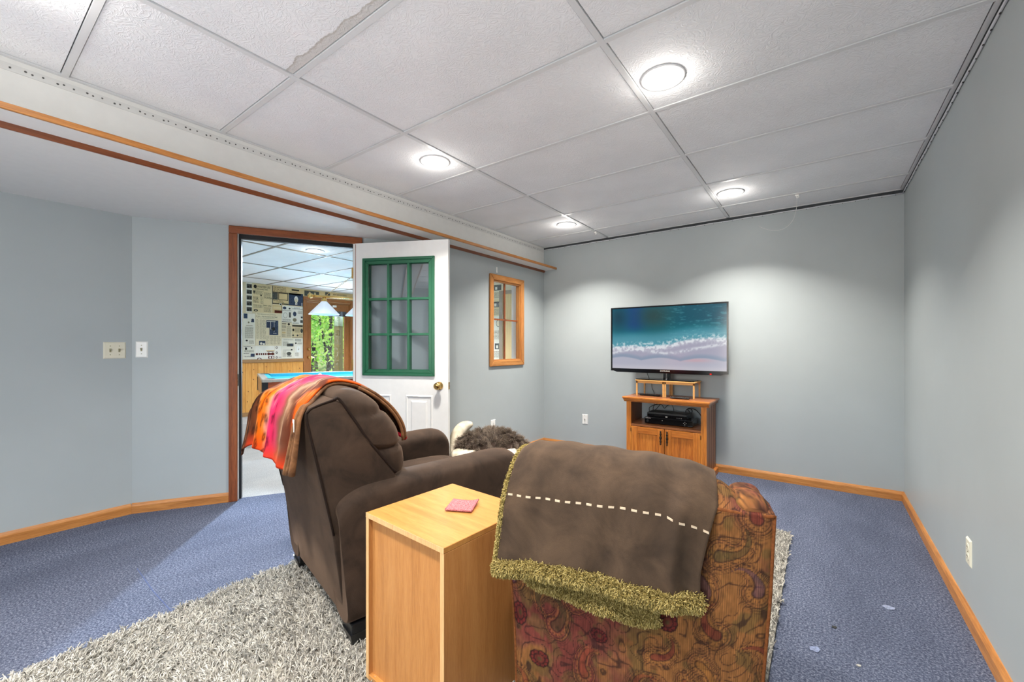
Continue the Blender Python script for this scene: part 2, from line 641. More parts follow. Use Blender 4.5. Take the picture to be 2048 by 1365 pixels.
struct(MB().prism([(-7.9, 0), (XW, 0), (XW, 2.0), (-3.0, 2.0)], 2.6, 2.62), 'ceiling_upper_void', M['void'])

# suspended ceiling: dark plenum, white grid bars, lay-in tiles (each one a part)
cl = struct(MB().box(XW, XR, YR, YF, H + 0.06, H + 0.12), 'ceiling', M['void'])
gx = [-1.893, -0.697]
gy = [0.329 - 0.61 * k for k in range(5, 0, -1)] + [0.329 + 0.61 * k for k in range(0, 7)]
def bar(name, x0, x1, y0, y1, parent, z=H, mat='bar'):
    MB().box(x0, x1, y0, y1, z, z + 0.012).build(name, M[mat], parent)
for x in gx:
    bar('grid_bar', x - 0.012, x + 0.012, YR, YF, cl)
cols = [(XW + 0.02, gx[0] - 0.012), (gx[0] + 0.012, gx[1] - 0.012), (gx[1] + 0.012, XR - 0.022)]
for yv in gy:
    for x0, x1 in cols:
        bar('grid_bar', x0, x1, yv - 0.012, yv + 0.012, cl, H + 0.0006)
bar('wall_angle', XW, XW + 0.02, YR, YF, cl, H - 0.0)
bar('wall_angle', XR - 0.022, XR - 0.006, YR, YF - 0.006, cl, H - 0.0)
bar('wall_angle', XW + 0.02, XR - 0.022, YF - 0.022, YF - 0.006, cl, H)
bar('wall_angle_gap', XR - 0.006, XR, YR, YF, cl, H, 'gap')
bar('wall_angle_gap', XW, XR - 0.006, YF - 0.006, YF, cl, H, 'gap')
edges = [YR] + [v for v in gy if v > YR + 0.1] + [YF]
tile_cache = {}
HOLES = [(-0.57, 1.915), (-2.02, 1.905), (-0.57, 3.66), (-2.02, 3.655), (-0.57, 0.16), (-2.02, 0.16), (-0.57, -1.6), (-2.02, -1.6)]
for ci, (x0, x1) in enumerate(cols):
    for ri in range(len(edges) - 1):
        y0 = edges[ri] + (0.012 if ri else 0)
        y1 = edges[ri + 1] - (0.012 if ri < len(edges) - 2 else 0.022)
        if ri == 0:
            y0 += 0.002
        g = 0.0035
        w, d = x1 - x0 - 2 * g, y1 - y0 - 2 * g
        stain = (ci == 1 and abs((y0 + y1) / 2 - 0.634) < 0.1)
        key = (round(w, 3), round(d, 3), stain)
        if key not in tile_cache:
            mb = MB().box(-w / 2, w / 2, -d / 2, d / 2, 0, 0.012)
            t = mb.build('ceiling_tile', M['tile_stain' if stain else 'tile'], cl, bevel=0.0018, segs=1)
            tile_cache[key] = t
        else:
            t = tile_cache[key].copy()
            COL.objects.link(t)
        t.location = ((x0 + x1) / 2 + random.uniform(-1, 1) * 0.001, (y0 + y1) / 2 + random.uniform(-1, 1) * 0.001, H + 0.004 + random.uniform(0, 0.0015))

# thin white light strip in a dark line round the top of the walls
M['strip'] = mat_plain('white_strip', (206, 208, 212), 0.4, var=0.03)
def led(name, seg, dots, label):
    e = empty(name, (0, 0, 0), 0, label, 'strip light')
    (x0, y0), (x1, y1) = seg
    n = 40
    pts = [(x0 + (x1 - x0) * i / n, y0 + (y1 - y0) * i / n, H - 0.026 + 0.002 * math.sin(i * 1.7)) for i in range(n + 1)]
    MB().tube(pts, 0.0052, 6).build('white_band', M['strip'], e, smooth=True)
    mb = MB()
    for i in range(dots):
        f = (i + 0.5) / dots
        x, yy = x0 + (x1 - x0) * f, y0 + (y1 - y0) * f
        mb.box(x - 0.0025, x + 0.0025, yy - 0.004, yy + 0.004, H - 0.0325, H - 0.0300)
    o = mb.build('chip_marks', M['slot'], e)
    o['kind'] = 'stuff'
led('light_strip', ((XW + 0.01, YF - 0.006), (XR - 0.008, YF - 0.006)), 40, 'thin white strip light under the ceiling along the top of the television wall')
led('light_strip', ((XR - 0.006, YF - 0.012), (XR - 0.006, -1.0)), 56, 'thin white strip light under the ceiling along the top of the long right wall')
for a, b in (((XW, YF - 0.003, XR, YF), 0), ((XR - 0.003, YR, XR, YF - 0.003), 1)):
    struct(MB().box(a[0], a[2], a[1], a[3], H - 0.020, H), 'trim_%d' % (b + 3), M['gap'])  # dark strip paints in the shadow gap between wall and ceiling

# baseboards
def baseboard(name, length, loc, rotz, mat='oak_h'):
    prof = [(0, 0), (0.014, 0), (0.014, 0.052), (0.010, 0.062), (0.004, 0.072), (0, 0.072)]
    o = MB().extr([(-a, z) for a, z in prof], 0, length, 'x').build(name, M[mat], None, loc=loc, rotz=rotz)
    o['kind'] = 'structure'
    return o
baseboard('baseboard_left', 3.8, (XL, -3.0, 0), R(90))
baseboard('baseboard_doorway', 0.58, tuple(DWO), DWA)
baseboard('baseboard_window_side', 1.56, (XW, 2.80, 0), R(90))
baseboard('baseboard_far', XR - XW, (XW, YF, 0), 0)
baseboard('baseboard_right', YF - YR, (XR, YF, 0), R(-90))
for nm in ('baseboard_left', 'baseboard_window_side'):
    pass

# wood-edged ledge under the bulkhead
lg = empty('ledge_shelf', (XW, YR, ZA), 0, 'long white ledge with golden wood front edge under the white bulkhead', 'shelf')
MB().box(0, 0.165, 0, YF - YR, 0.0, 0.018).build('shelf_board', M['white'], lg)
MB().box(0.165, 0.182, 0, YF - YR, -0.003, 0.022).build('front_edge', M['oak_y'], lg, bevel=0.003)
MB().extr([(0, 0), (0, -0.022), (0.006, -0.022), (0.016, -0.010), (0.022, 0)], 0, YF - YR, 'y').build('back_molding', M['red_y'], lg)

# ------------------------------------------------------------------ window in the window wall
wn1 = empty('window_1', (XW, 0, 0), kind='structure')
f = MB()
a0, a1, b0, b1 = 3.308, 3.913, 0.977, 1.930
def mitre(mb, a0, a1, b0, b1, w, x0, x1):
    """picture-frame of four mitred bars in the YZ plane"""
    O = [(a0, b0), (a1, b0), (a1, b1), (a0, b1)]
    I = [(a0 + w, b0 + w), (a1 - w, b0 + w), (a1 - w, b1 - w), (a0 + w, b1 - w)]
    bars = []
    for i in range(4):
        j = (i + 1) % 4
        q = [O[i], O[j], I[j], I[i]]
        m = MB()
        n = 4
        vs = [(x0, p[0], p[1]) for p in q] + [(x1, p[0], p[1]) for p in q]
        m.add(vs, [(0, 1, 2, 3), (7, 6, 5, 4), (0, 4, 5, 1), (1, 5, 6, 2), (2, 6, 7, 3), (3, 7, 4, 0)])
        bars.append(m)
    return bars
for i, m in enumerate(mitre(None, a0, a1, b0, b1, 0.058, 0.0, 0.020)):
    m.build('window_casing', M['oak_y' if i % 2 == 0 else 'oak_z'], wn1, bevel=0.006, segs=2)
for i, m in enumerate(mitre(None, a0 + 0.040, a1 - 0.040, b0 + 0.040, b1 - 0.040, 0.030, -0.050, 0.004)):
    m.build('window_frame', M['oak_y' if i % 2 == 0 else 'oak_z'], wn1, bevel=0.002)
for i, m in enumerate(mitre(None, W0 - 0.001, W1 + 0.001, WZ0 - 0.001, WZ1 + 0.001, 0.012, -0.12, -0.051)):
    m.build('white_reveal', M['white'], wn1)
ym, zm = (W0 + W1) / 2, 1.468
MB().box(-0.044, -0.026, ym - 0.008, ym + 0.008, WZ0 + 0.02, WZ1 - 0.02).box(-0.044, -0.026, W0 + 0.02, W1 - 0.02, zm - 0.008, zm + 0.008).build('muntin', M['red_z'], wn1)
for (p0, p1) in ((W0 + 0.027, ym - 0.008), (ym + 0.008, W1 - 0.027)):
    for (q0, q1) in ((WZ0 + 0.027, zm - 0.008), (zm + 0.008, WZ1 - 0.027)):
        MB().box(-0.037, -0.033, p0, p1, q0, q1).build('pane', M['glass'], wn1)
tag(MB().box(XW, XW + 0.006, 3.424, 3.438, 1.950, 2.010).build('white_wall_clip', M['plate'], bevel=0.002), 'small upright white strip stuck to the wall above the wood-framed window', 'wall clip')

# ------------------------------------------------------------------ doorway casing and the open door
tr = empty('trim_1', tuple(DWO), DWA, kind='structure')
for x0, x1 in ((0.580, 0.637), (1.480, 1.537)):
    m = MB().box(x0, x1, -0.018, 0, 0, 2.045 if True else 0)
    m.build('casing', M['red_z'], tr, bevel=0.005)
    MB().box(x0 + 0.014, x0 + 0.018, -0.0195, -0.017, 0, 2.04).build('casing_bead', M['red_z'], tr)
MB().box(0.580, 1.537, -0.018, 0, 2.046, 2.102).build('head_casing', M['red_x'], tr, bevel=0.005)
jm = mat_plain('jamb_beige', (214, 200, 178), 0.5, var=0.04)
MB().box(0.600, 0.637, 0, 0.14, 0, 2.085).build('jamb', M['plate'], tr)
MB().box(1.480, 1.517, 0, 0.14, 0, 2.085).build('jamb', M['plate'], tr)
MB().box(0.637, 1.480, 0, 0.14, 2.056, 2.085).build('head_jamb', jm, tr)
MB().box(0.637, 0.652, 0.045, 0.085, 0, 2.056).build('weatherstrip', M['rubber'], tr)
MB().box(1.465, 1.480, 0.045, 0.085, 0, 2.056).build('weatherstrip', M['rubber'], tr)
MB().box(0.652, 1.465, 0.045, 0.085, 2.022, 2.056).build('weatherstrip', M['rubber'], tr)
MB().box(0.632, 0.638, 0.0, 0.03, 0.88, 0.97).build('strike_plate', M['bronze'], tr)

DA = math.atan2(0.439, 0.898)
dr = empty('door_1', (-3.172, 2.060, 0), DA, kind='structure')
DWd, DT = 0.836, 0.04
gx0, gx1, gz0, gz1 = 0.090, 0.723, 0.940, 1.918        # green insert
slab = MB()
for (x0, x1, z0, z1) in ((0, gx0 + 0.03, 0.015, 2.048), (gx1 - 0.03, DWd, 0.015, 2.048), (gx0 + 0.03, gx1 - 0.03, 0.015, gz0 + 0.03), (gx0 + 0.03, gx1 - 0.03, gz1 - 0.03, 2.048)):
    slab.box(x0, x1, 0, DT, z0, z1)
sl = slab.build('door_slab', M['doorwhite'], dr)
for fy in (0, DT):
    s = -1 if fy == 0 else 1
    for i in range(4):
        O = [(gx0, gz0), (gx1, gz0), (gx1, gz1), (gx0, gz1)]
        w = 0.052
        I = [(gx0 + w, gz0 + w), (gx1 - w, gz0 + w), (gx1 - w, gz1 - w), (gx0 + w, gz1 - w)]
        j = (i + 1) % 4
        for (qa, qb, h) in ((0.0, 0.45, 0.014), (0.45, 1.0, 0.008)):
            q = []
            for (P0, Q0) in ((O[i], I[i]), (O[j], I[j])):
                q.append([(P0[0] + (Q0[0] - P0[0]) * qa, P0[1] + (Q0[1] - P0[1]) * qa), (P0[0] + (Q0[0] - P0[0]) * qb, P0[1] + (Q0[1] - P0[1]) * qb)])
            pts = [q[0][0], q[1][0], q[1][1], q[0][1]]
            m = MB()
            vs = [(p[0], fy, p[1]) for p in pts] + [(p[0], fy + s * h, p[1]) for p in pts]
            m.add(vs, [(0, 1, 2, 3), (7, 6, 5, 4), (0, 4, 5, 1), (1, 5, 6, 2), (2, 6, 7, 3), (3, 7, 4, 0)])
            m.build('insert_frame', M['green'], dr, bevel=0.003)
ix0, ix1, iz0, iz1 = gx0 + 0.05, gx1 - 0.05, gz0 + 0.05, gz1 - 0.05
mx = [ix0 + (ix1 - ix0) * k / 3 for k in (1, 2)]
mz = [iz0 + (iz1 - iz0) * k / 3 for k in (1, 2)]
for xx in mx:
    MB().box(xx - 0.010, xx + 0.010, -0.006, 0.046, iz0, iz1).build('muntin', M['green'], dr, bevel=0.003)
for zz in mz:
    MB().box(ix0, ix1, -0.004, 0.044, zz - 0.010, zz + 0.010).build('muntin', M['green'], dr, bevel=0.003)
xs = [ix0] + mx + [ix1]
zs = [iz0] + mz + [iz1]
for i in range(3):
    for j in range(3):
        MB().box(xs[i] + 0.002, xs[i + 1] - 0.002, 0.018, 0.022, zs[j] + 0.002, zs[j + 1] - 0.002).build('pane', M['doorglass'], dr)
for (x0, x1) in ((0.110, 0.345), (0.472, 0.705)):
    z0, z1 = 0.17, 0.785
    for i in range(4):
        pass
    def ringpanel(mb, x0, x1, z0, z1, w, h):
        O = [(x0, z0), (x1, z0), (x1, z1), (x0, z1)]
        I = [(x0 + w, z0 + w), (x1 - w, z0 + w), (x1 - w, z1 - w), (x0 + w, z1 - w)]
        Mi = [(x0 + w / 2, z0 + w / 2), (x1 - w / 2, z0 + w / 2), (x1 - w / 2, z1 - w / 2), (x0 + w / 2, z1 - w / 2)]
        vs = [(p[0], 0.0, p[1]) for p in O] + [(p[0], -h, p[1]) for p in Mi] + [(p[0], 0.0, p[1]) for p in I]
        fs = []
        for r in range(2):
            for i in range(4):
                j = (i + 1) % 4
                fs.append((r * 4 + i, r * 4 + j, r * 4 + 4 + j, r * 4 + 4 + i))
        mb.add(vs, fs)
    mb = MB()
    ringpanel(mb, x0, x1, z0, z1, 0.020, 0.008)
    mb.build('panel_molding', M['doorwhite'], dr)
    q = 0.044
    MB().add([(x0 + q, 0, z0 + q), (x1 - q, 0, z0 + q), (x1 - q, 0, z1 - q), (x0 + q, 0, z1 - q),
              (x0 + q + .014, -0.007, z0 + q + .014), (x1 - q - .014, -0.007, z0 + q + .014), (x1 - q - .014, -0.007, z1 - q - .014), (x0 + q + .014, -0.007, z1 - q - .014)],
             [(0, 3, 2, 1), (4, 5, 6, 7), (0, 1, 5, 4), (1, 2, 6, 5), (2, 3, 7, 6), (3, 0, 4, 7)]).build('raised_panel', M['doorwhite'], dr)
for s, y0 in ((-1, 0.0), (1, DT)):
    kb = MB().lathe([(0.033, 0), (0.033, s * 0.006), (0.014, s * 0.010), (0.012, s * 0.030), (0.024, s * 0.036), (0.029, s * 0.048), (0.028, s * 0.058), (0.018, s * 0.066), (0.006, s * 0.067)], (0.760, y0, 0.864), 24, 'y')
    kb.build('door_knob', M['brass'], dr, smooth=True)
MB().box(DWd - 0.001, DWd + 0.002, 0.006, 0.034, 0.835, 0.893).build('latch_plate', M['brass'], dr)
MB().box(DWd + 0.002, DWd + 0.010, 0.013, 0.027, 0.855, 0.873).build('latch_bolt', M['steel'], dr, bevel=0.003)
for z in (0.25, 1.03, 1.80):
    MB().lathe([(0.007, -0.045), (0.007, 0.045)], (-0.004, -0.004, z), 10).build('hinge', M['brass'], dr)

# ------------------------------------------------------------------ switches and outlets
def wall_plate(name, loc, rz, gangs, kind, label, mat):
    """local: x along wall, -y out of the wall"""
    w = 0.070 + 0.046 * (gangs - 1)
    e = empty(name, loc, rz, label, 'light switch' if kind == 'switch' else 'outlet')
    m = MB().add([(-w / 2, 0, -.057), (w / 2, 0, -.057), (w / 2, 0, .057), (-w / 2, 0, .057),
                  (-w / 2 + .006, -.006, -.051), (w / 2 - .006, -.006, -.051), (w / 2 - .006, -.006, .051), (-w / 2 + .006, -.006, .051)],
                 [(0, 3, 2, 1), (4, 5, 6, 7), (0, 1, 5, 4), (1, 2, 6, 5), (2, 3, 7, 6), (3, 0, 4, 7)])
    m.build('cover_plate', mat, e)
    for g in range(gangs):
        cx = (g - (gangs - 1) / 2) * 0.046
        if kind == 'switch':
            MB().box(cx - 0.005, cx + 0.005, -0.0068, -0.0055, -0.012, 0.012).build('toggle_slot', M['toggle'], e)
            MB().add([(cx - .004, -.006, -.004), (cx + .004, -.006, -.004), (cx + .004, -.006, .008), (cx - .004, -.006, .008),
                      (cx - .003, -.022, .006), (cx + .003, -.022, .006), (cx + .003, -.021, .012), (cx - .003, -.021, .012)],
                     [(0, 3, 2, 1), (4, 5, 6, 7), (0, 1, 5, 4), (1, 2, 6, 5), (2, 3, 7, 6), (3, 0, 4, 7)]).build('toggle', M['toggle'], e)
            for z in (-0.030, 0.030):
                MB().lathe([(0.0032, -0.0074), (0.0032, -0.005)], (cx, 0, z), 8, 'y').build('screw', M['toggle'], e)
        elif kind == 'outlet':
            for z in (-0.0195, 0.0195):
                MB().lathe([(0.0165, -0.0078), (0.017, -0.005)], (cx, 0, z), 16, 'y').build('receptacle', mat, e)
                MB().box(cx - 0.007, cx - 0.0045, -0.0084, -0.007, z - 0.002, z + 0.006).box(cx + 0.0045, cx + 0.007, -0.0084, -0.007, z - 0.002, z + 0.006).lathe([(0.0022, -0.0084), (0.0022, -0.007)], (cx, 0, z - 0.008), 8, 'y').build('slots', M['slot'], e)
            MB().lathe([(0.003, -0.0074), (0.003, -0.005)], (cx, 0, 0), 8, 'y').build('screw', M['toggle'], e)
        else:
            MB().lathe([(0.006, -0.014), (0.006, -0.005)], (cx, 0, 0), 10, 'y').build('coax_jack', M['steel'], e)
            for z in (-0.042, 0.042):
                MB().lathe([(0.003, -0.0074), (0.003, -0.005)], (cx, 0, z), 8, 'y').build('screw', M['toggle'], e)
    return e
wall_plate('light_switch', (XL, 0.716, 1.155), R(90), 2, 'switch', 'double light switch on an ivory plate left of the wall corner', M['ivory'])
wall_plate('light_switch', (*dw(0.0545), 1.160), DWA, 1, 'switch', 'single light switch on a white plate just right of the wall corner', M['plate'])
wall_plate('wall_outlet', (XW, 3.373, 0.372), R(90), 1, 'outlet', 'white outlet low on the wall behind the shaggy fur cushion', M['plate'])
wall_plate('wall_outlet', (-2.168, YF, 0.353), 0, 1, 'jack', 'white cable jack plate low on the television wall left of the cabinet', M['plate'])
wall_plate('wall_outlet', (XR, 2.604, 0.303), R(-90), 1, 'outlet', 'ivory outlet low on the long right wall', M['ivory'])

# ------------------------------------------------------------------ downlights
def downlight(x, y, z, label, group, lens, watts, color=WARM, vis=True):
    e = empty('downlight', (x, y, z), 0, label, 'ceiling light', group)
    MB().lathe([(0.096, 0.0035), (0.095, -0.0005), (0.088, -0.0016), (0.078, -0.002), (0.0735, -0.0015), (0.073, 0.002)], (0, 0, 0), 40).build('trim_ring', M['bar'], e, smooth=True)
    MB().lathe([(0.0735, 0.0), (0.070, -0.003), (0.05, -0.006), (0.02, -0.008), (0.001, -0.0085)], (0, 0, 0), 32).build('lens', lens, e, smooth=True)
    l = lamp('downlight_glow', 'AREA', (x, y, z - 0.03), watts, color, shape='DISK', size=0.14, spread=R(118))
    l2 = lamp('downlight_spill', 'POINT', (x, y, z - 0.055), watts * 0.075, color, shadow_soft_size=0.05)
    return e
names = ['nearest downlight glowing in the ceiling, in front of the right ceiling bar', 'downlight glowing in the ceiling beside the white bulkhead, above the open door',
         'far downlight in the ceiling above the television', 'far downlight in the ceiling near the corner above the wood-framed window']
for (x, y), lb in zip(HOLES[:4], names):
    downlight(x, y, H, lb, 'downlights in the main room ceiling', M['lens'], DOWN_W)
for (x, y), lb in zip(HOLES[4:], ['downlight in the ceiling over the camera side, right row', 'downlight in the ceiling over the camera side, left row', 'downlight by the added rear window, right row', 'downlight by the added rear window, left row']):
    downlight(x, y, H, lb, 'downlights in the main room ceiling', M['lens'], DOWN_W)

# ceiling hooks with the thin wire
def hook(x, y, lb):
    e = empty('ceiling_hook', (x, y, H), 0, lb, 'hook', 'small white ceiling hooks')
    MB().box(-0.012, 0.012, -0.006, 0.006, -0.012, 0.0).build('clip', M['plate'], e, bevel=0.003)
    MB().tube([(0.008 * math.cos(t) + 0.004, 0, -0.018 + 0.009 * math.sin(t)) for t in np.linspace(PI * 0.6, PI * 2.3, 10)], 0.0028, 6).build('loop', M['plate'], e, smooth=True)
hook(-0.152, 4.00, 'small white hook in the ceiling above and right of the television')
hook(-1.893, 4.05, 'small white hook in the ceiling near the corner above the cable jack')
wp = cr([(-0.152, 4.02, H - 0.02), (-0.16, 4.10, H - 0.08), (-0.19, 4.20, H - 0.15), (-0.26, 4.30, H - 0.185), (-0.36, 4.345, H - 0.17), (-0.45, 4.352, H - 0.12)], 24)
tag(MB().tube(wp, 0.0013, 5).build('hanging_wire', M['plate'], smooth=True), 'thin white wire looping down from the ceiling hook on the television wall', 'wire')

# ================================================================== FURNITURE
def suede_mat(name, a, b, sc=5.0, sheen=0.6, fine=500):
    t = NT(name)
    v = t.coords()
    n = t.noise(v, sc, 4, 0.62, 0.6)
    f = t.noise(v, fine, 2)
    c = t.ramp(n, [(0.34, lin(a)), (0.66, lin(b))])
    c = t.mix(0.16, c, f, 'OVERLAY')
    bs = t.bsdf(c, 0.85, 0, t.bump(f, 0.25, 0.002), 0.18)
    bs.inputs['Sheen Weight'].default_value = sheen
    bs.inputs['Sheen Roughness'].default_value = 0.45
    bs.inputs['Sheen Tint'].default_value = lin((150, 124, 104))
    return t.m
M['recliner'] = suede_mat('brown_microfibre', (38, 29, 23), (62, 48, 38), 7, 0.5)
M['recliner_seam'] = mat_plain('brown_seam_piping', (34, 25, 21), 0.85, spec=0.1)
M['suede'] = suede_mat('brown_suede_throw', (52, 41, 32), (82, 65, 50), 7, 0.4)

# ------------------------------------------------------------------ shag rug
rg = empty('area_rug', (-1.225, 1.30, 0), 0, 'thick grey and cream shag rug under both armchairs and the side table', 'rug')
rw, rl = 2.15, 3.66
mb = MB()
mb.box(-rw / 2, rw / 2, -rl / 2, rl / 2, 0.0, 0.012)
rugbase = NT('rug_backing')
rugbase.bsdf(rugbase.ramp(rugbase.noise(rugbase.coords(), 60, 3), [(0.3, lin((92, 88, 80))), (0.7, lin((150, 146, 136)))]), 0.95)
mb.build('backing', rugbase.m, rg)
hm = NT('rug_pile_yarn')
hi = hm.n('ShaderNodeHairInfo')
tc_ = hm.noise(hm.coords(), 9, 4, 0.7)
c_a = hm.ramp(hi.outputs['Random'], [(0.0, lin((84, 82, 77))), (0.3, lin((134, 131, 125))), (0.65, lin((178, 174, 165))), (1.0, lin((218, 213, 200)))])
c_b = hm.mix(0.25, c_a, hm.ramp(tc_, [(0.3, lin((128, 126, 120))), (0.7, lin((232, 227, 214)))]))
hm.bsdf(c_b, 0.8, 0, None, 0.2)
NTUFT, PER = 42000, 5
g = np.random.default_rng(3)
tx = g.uniform(-rw / 2, rw / 2, NTUFT)
ty = g.uniform(-rl / 2, rl / 2, NTUFT)
# lay of the pile swirls in patches; the strands of one tuft lean together
ang = 5.0 * fbm(tx * 2.2 + 9, ty * 2.2 + 9, 5, 3) + g.normal(0, 0.9, NTUFT)
td = np.stack([np.cos(ang) * 0.8, np.sin(ang) * 0.8, g.uniform(0.6, 1.3, NTUFT)], 1)
tl = g.uniform(0.020, 0.033, NTUFT)
N = NTUFT * PER
k_ = np.repeat(np.arange(NTUFT), PER)
roots = np.stack([tx[k_], ty[k_], np.full(N, 0.011)], 1) + np.concatenate([g.normal(0, 0.0032, (N, 2)), np.zeros((N, 1))], 1)
roots[:, 0] = np.clip(roots[:, 0], -rw / 2, rw / 2)
roots[:, 1] = np.clip(roots[:, 1], -rl / 2, rl / 2)
strands('pile', roots, td[k_] + g.normal(0, 0.22, (N, 3)), tl[k_] * g.uniform(0.85, 1.1, N), hm.m, rg, npts=4, r0=0.0017, r1=0.0013, curl=0.9, grav=0.9, seed=5)

# ------------------------------------------------------------------ recliner
rc = empty('recliner', (-1.863, 1.018, 0.02), R(-12.7), 'dark brown suede recliner with a puffy back, beside the oak side table', 'armchair')
def arm_rings(x_in, x_out):
    rings = []
    for (yy, top, shr, zb) in ((-0.020, 0.50, 0.010, 0.085), (-0.040, 0.54, 0.004, 0.075), (-0.030, 0.575, 0.0, 0.07), (0.02, 0.606, 0, 0.07), (0.10, 0.622, 0, 0.07), (0.30, 0.628, 0, 0.07), (0.55, 0.630, 0, 0.07), (0.76, 0.640, 0, 0.07),
                           (0.84, 0.632, 0.002, 0.07), (0.885, 0.600, 0.006, 0.075), (0.905, 0.55, 0.016, 0.085)):
        a, b = x_in + shr, x_out - shr
        if x_in > x_out:
            a, b = x_in - shr, x_out + shr
        w = b - a
        pts = []
        r = 0.085
        lean = 0.0
        pts.append((a, yy, zb)); pts.append((a, yy, zb + 0.12)); pts.append((a, yy, zb + 0.25))
        for k in range(9):
            t = PI - PI * k / 8
            px_ = (a + b) / 2 + math.cos(t) * abs(w) / 2 * (1.10 if 0 < k < 8 else 1.04) * (1 if w > 0 else -1)
            pz_ = top - r + math.sin(t) ** 0.7 * r if 0 < k < 8 else top - r
            pts.append((px_, yy, pz_))
        pts.append((b, yy, zb + 0.25)); pts.append((b, yy, zb + 0.12)); pts.append((b, yy, zb))
        # rear edge leans out towards the top
        if yy < 0.0:
            pts = [(p[0], 0.006 + (yy - 0.006) * min(1, max(0, (p[2] - 0.07) / 0.42)) - 0.004, p[2]) for p in pts]
        rings.append(pts)
    return rings
for s in (-1, 1):
    MB().loft(arm_rings(s * 0.262, s * 0.428)).build('arm', M['recliner'], rc, smooth=True, sub=2)
# outer back with its side wings
prof = [(0.045, 0.09), (0.006, 0.09), (-0.012, 0.20), (-0.052, 0.47), (-0.078, 0.60), (-0.140, 0.885), (-0.142, 0.915), (-0.128, 0.935), (-0.040, 0.957), (-0.020, 0.950),
        (0.085, 0.79), (0.205, 0.635), (0.215, 0.60), (0.20, 0.50), (0.12, 0.45), (0.06, 0.40)]
m = MB()
rings = []
for x, ins in ((-0.392, 0.012), (-0.385, 0.0), (-0.2, -0.006), (0.0, -0.010), (0.2, -0.006), (0.385, 0.0), (0.392, 0.012)):
    cx_, cz_ = 0.0, 0.62
    rr = []
    for (yy, zz) in prof:
        dy, dz = yy - 0.03, zz - 0.6
        L = math.hypot(dy, dz) or 1
        e = ins if zz > 0.55 else max(ins, 0) * 0.6
        # the panel narrows towards the floor
        xn = x * (1.0 - 0.08 * max(0, (0.55 - zz) / 0.46))
        rr.append((xn, yy - dy / L * e, zz - dz / L * e))
    rings.append(rr)
m.loft(rings)
m.build('backrest', M['recliner'], rc, smooth=True, bevel=0.012, segs=3)
for s in (-1, 1):
    MB().tube([(s * 0.388, a, b) for a, b in cr([(-0.045, 0.958), (-0.018, 0.950), (0.085, 0.792), (0.150, 0.705), (0.207, 0.632)], 20)], 0.0055, 6).build('piping', M['recliner_seam'], rc, smooth=True)
    MB().tube([(s * 0.388, a, b) for a, b in cr([(-0.045, 0.44), (-0.079, 0.60), (-0.139, 0.885), (-0.138, 0.920), (-0.110, 0.938), (-0.045, 0.958)], 24)], 0.004, 6).build('piping', M['recliner_seam'], rc, smooth=True)
# puffy back cushion in three tiers
base = cr([(-0.045, 0.940), (-0.035, 0.970), (0.020, 0.992), (0.090, 0.975), (0.165, 0.924), (0.225, 0.852), (0.266, 0.762), (0.290, 0.680), (0.282, 0.600), (0.215, 0.552), (0.120, 0.560), (0.06, 0.66), (0.0, 0.80), (-0.035, 0.89)], 90)
nx_ = 60
P = np.zeros((nx_, 91, 3))
cyx, czx = 0.09, 0.77
for i in range(nx_):
    u = -math.cos(PI * i / (nx_ - 1))
    k = max(0.0, 1 - abs(u) ** 7.0) ** 0.30
    for j in range(91):
        yy, zz = base[j % 90]
        dy, dz = yy - cyx, zz - czx
        L = math.hypot(dy, dz)
        zs_ = czx + dz * k
        crease = 0.0
        wgt = float(sstep(-0.02, 0.05, dy * 0.83 + dz * 0.55))
        for zc, dep in ((0.888, 0.011), (0.738, 0.015)):
            zcu = zc - 0.05 * (dy * k) + 0.012 * math.sin(2.5 * u) - 0.03 * max(0, abs(u) - 0.8)
            q = (zs_ - zcu) / 0.011
            crease += dep * math.exp(-q * q)
            crease -= 0.006 * math.exp(-((zs_ - zcu - 0.065) / 0.045) ** 2)
        wr = 0.004 * math.sin(u * 27 + zz * 50) * math.exp(-((zz - 0.97) / 0.05) ** 2)
        f = k * (1 - wgt * crease / max(L, 0.09)) + wr
        P[i, j] = (u * (0.388 - wgt * crease * 0.9), cyx + dy * f, czx + dz * f)
MB().grid(P).build('back_cushion', M['recliner'], rc, smooth=True)
for zc in (0.905, 0.745):
    pass
# seat cushion, front panel, frame, runners and feet
def pad(x0, x1, y0, y1, z0, z1, e=0.35, n=18):
    """pillowy box"""
    mb = MB()
    Q = np.zeros((n, 2 * n, 3))
    for i in range(n):
        a = -PI / 2 + PI * i / (n - 1)
        for j in range(2 * n):
            b = 2 * PI * j / (2 * n - 1)
            sp = lambda v, p: math.copysign(abs(v) ** p, v)
            Q[i, j] = ((x0 + x1) / 2 + (x1 - x0) / 2 * sp(math.cos(a), e) * sp(math.cos(b), e),
                       (y0 + y1) / 2 + (y1 - y0) / 2 * sp(math.cos(a), e) * sp(math.sin(b), e),
                       (z0 + z1) / 2 + (z1 - z0) / 2 * sp(math.sin(a), 0.6))
    return mb.grid(Q)
pad(-0.262, 0.262, 0.14, 0.87, 0.34, 0.505).build('seat_cushion', M['recliner'], rc, smooth=True)
MB().box(-0.258, 0.258, 0.855, 0.900, 0.09, 0.36).build('footrest_panel', M['recliner'], rc, bevel=0.018, segs=3)
MB().box(-0.30, 0.30, 0.05, 0.855, 0.10, 0.37).build('seat_frame', M['recliner'], rc)
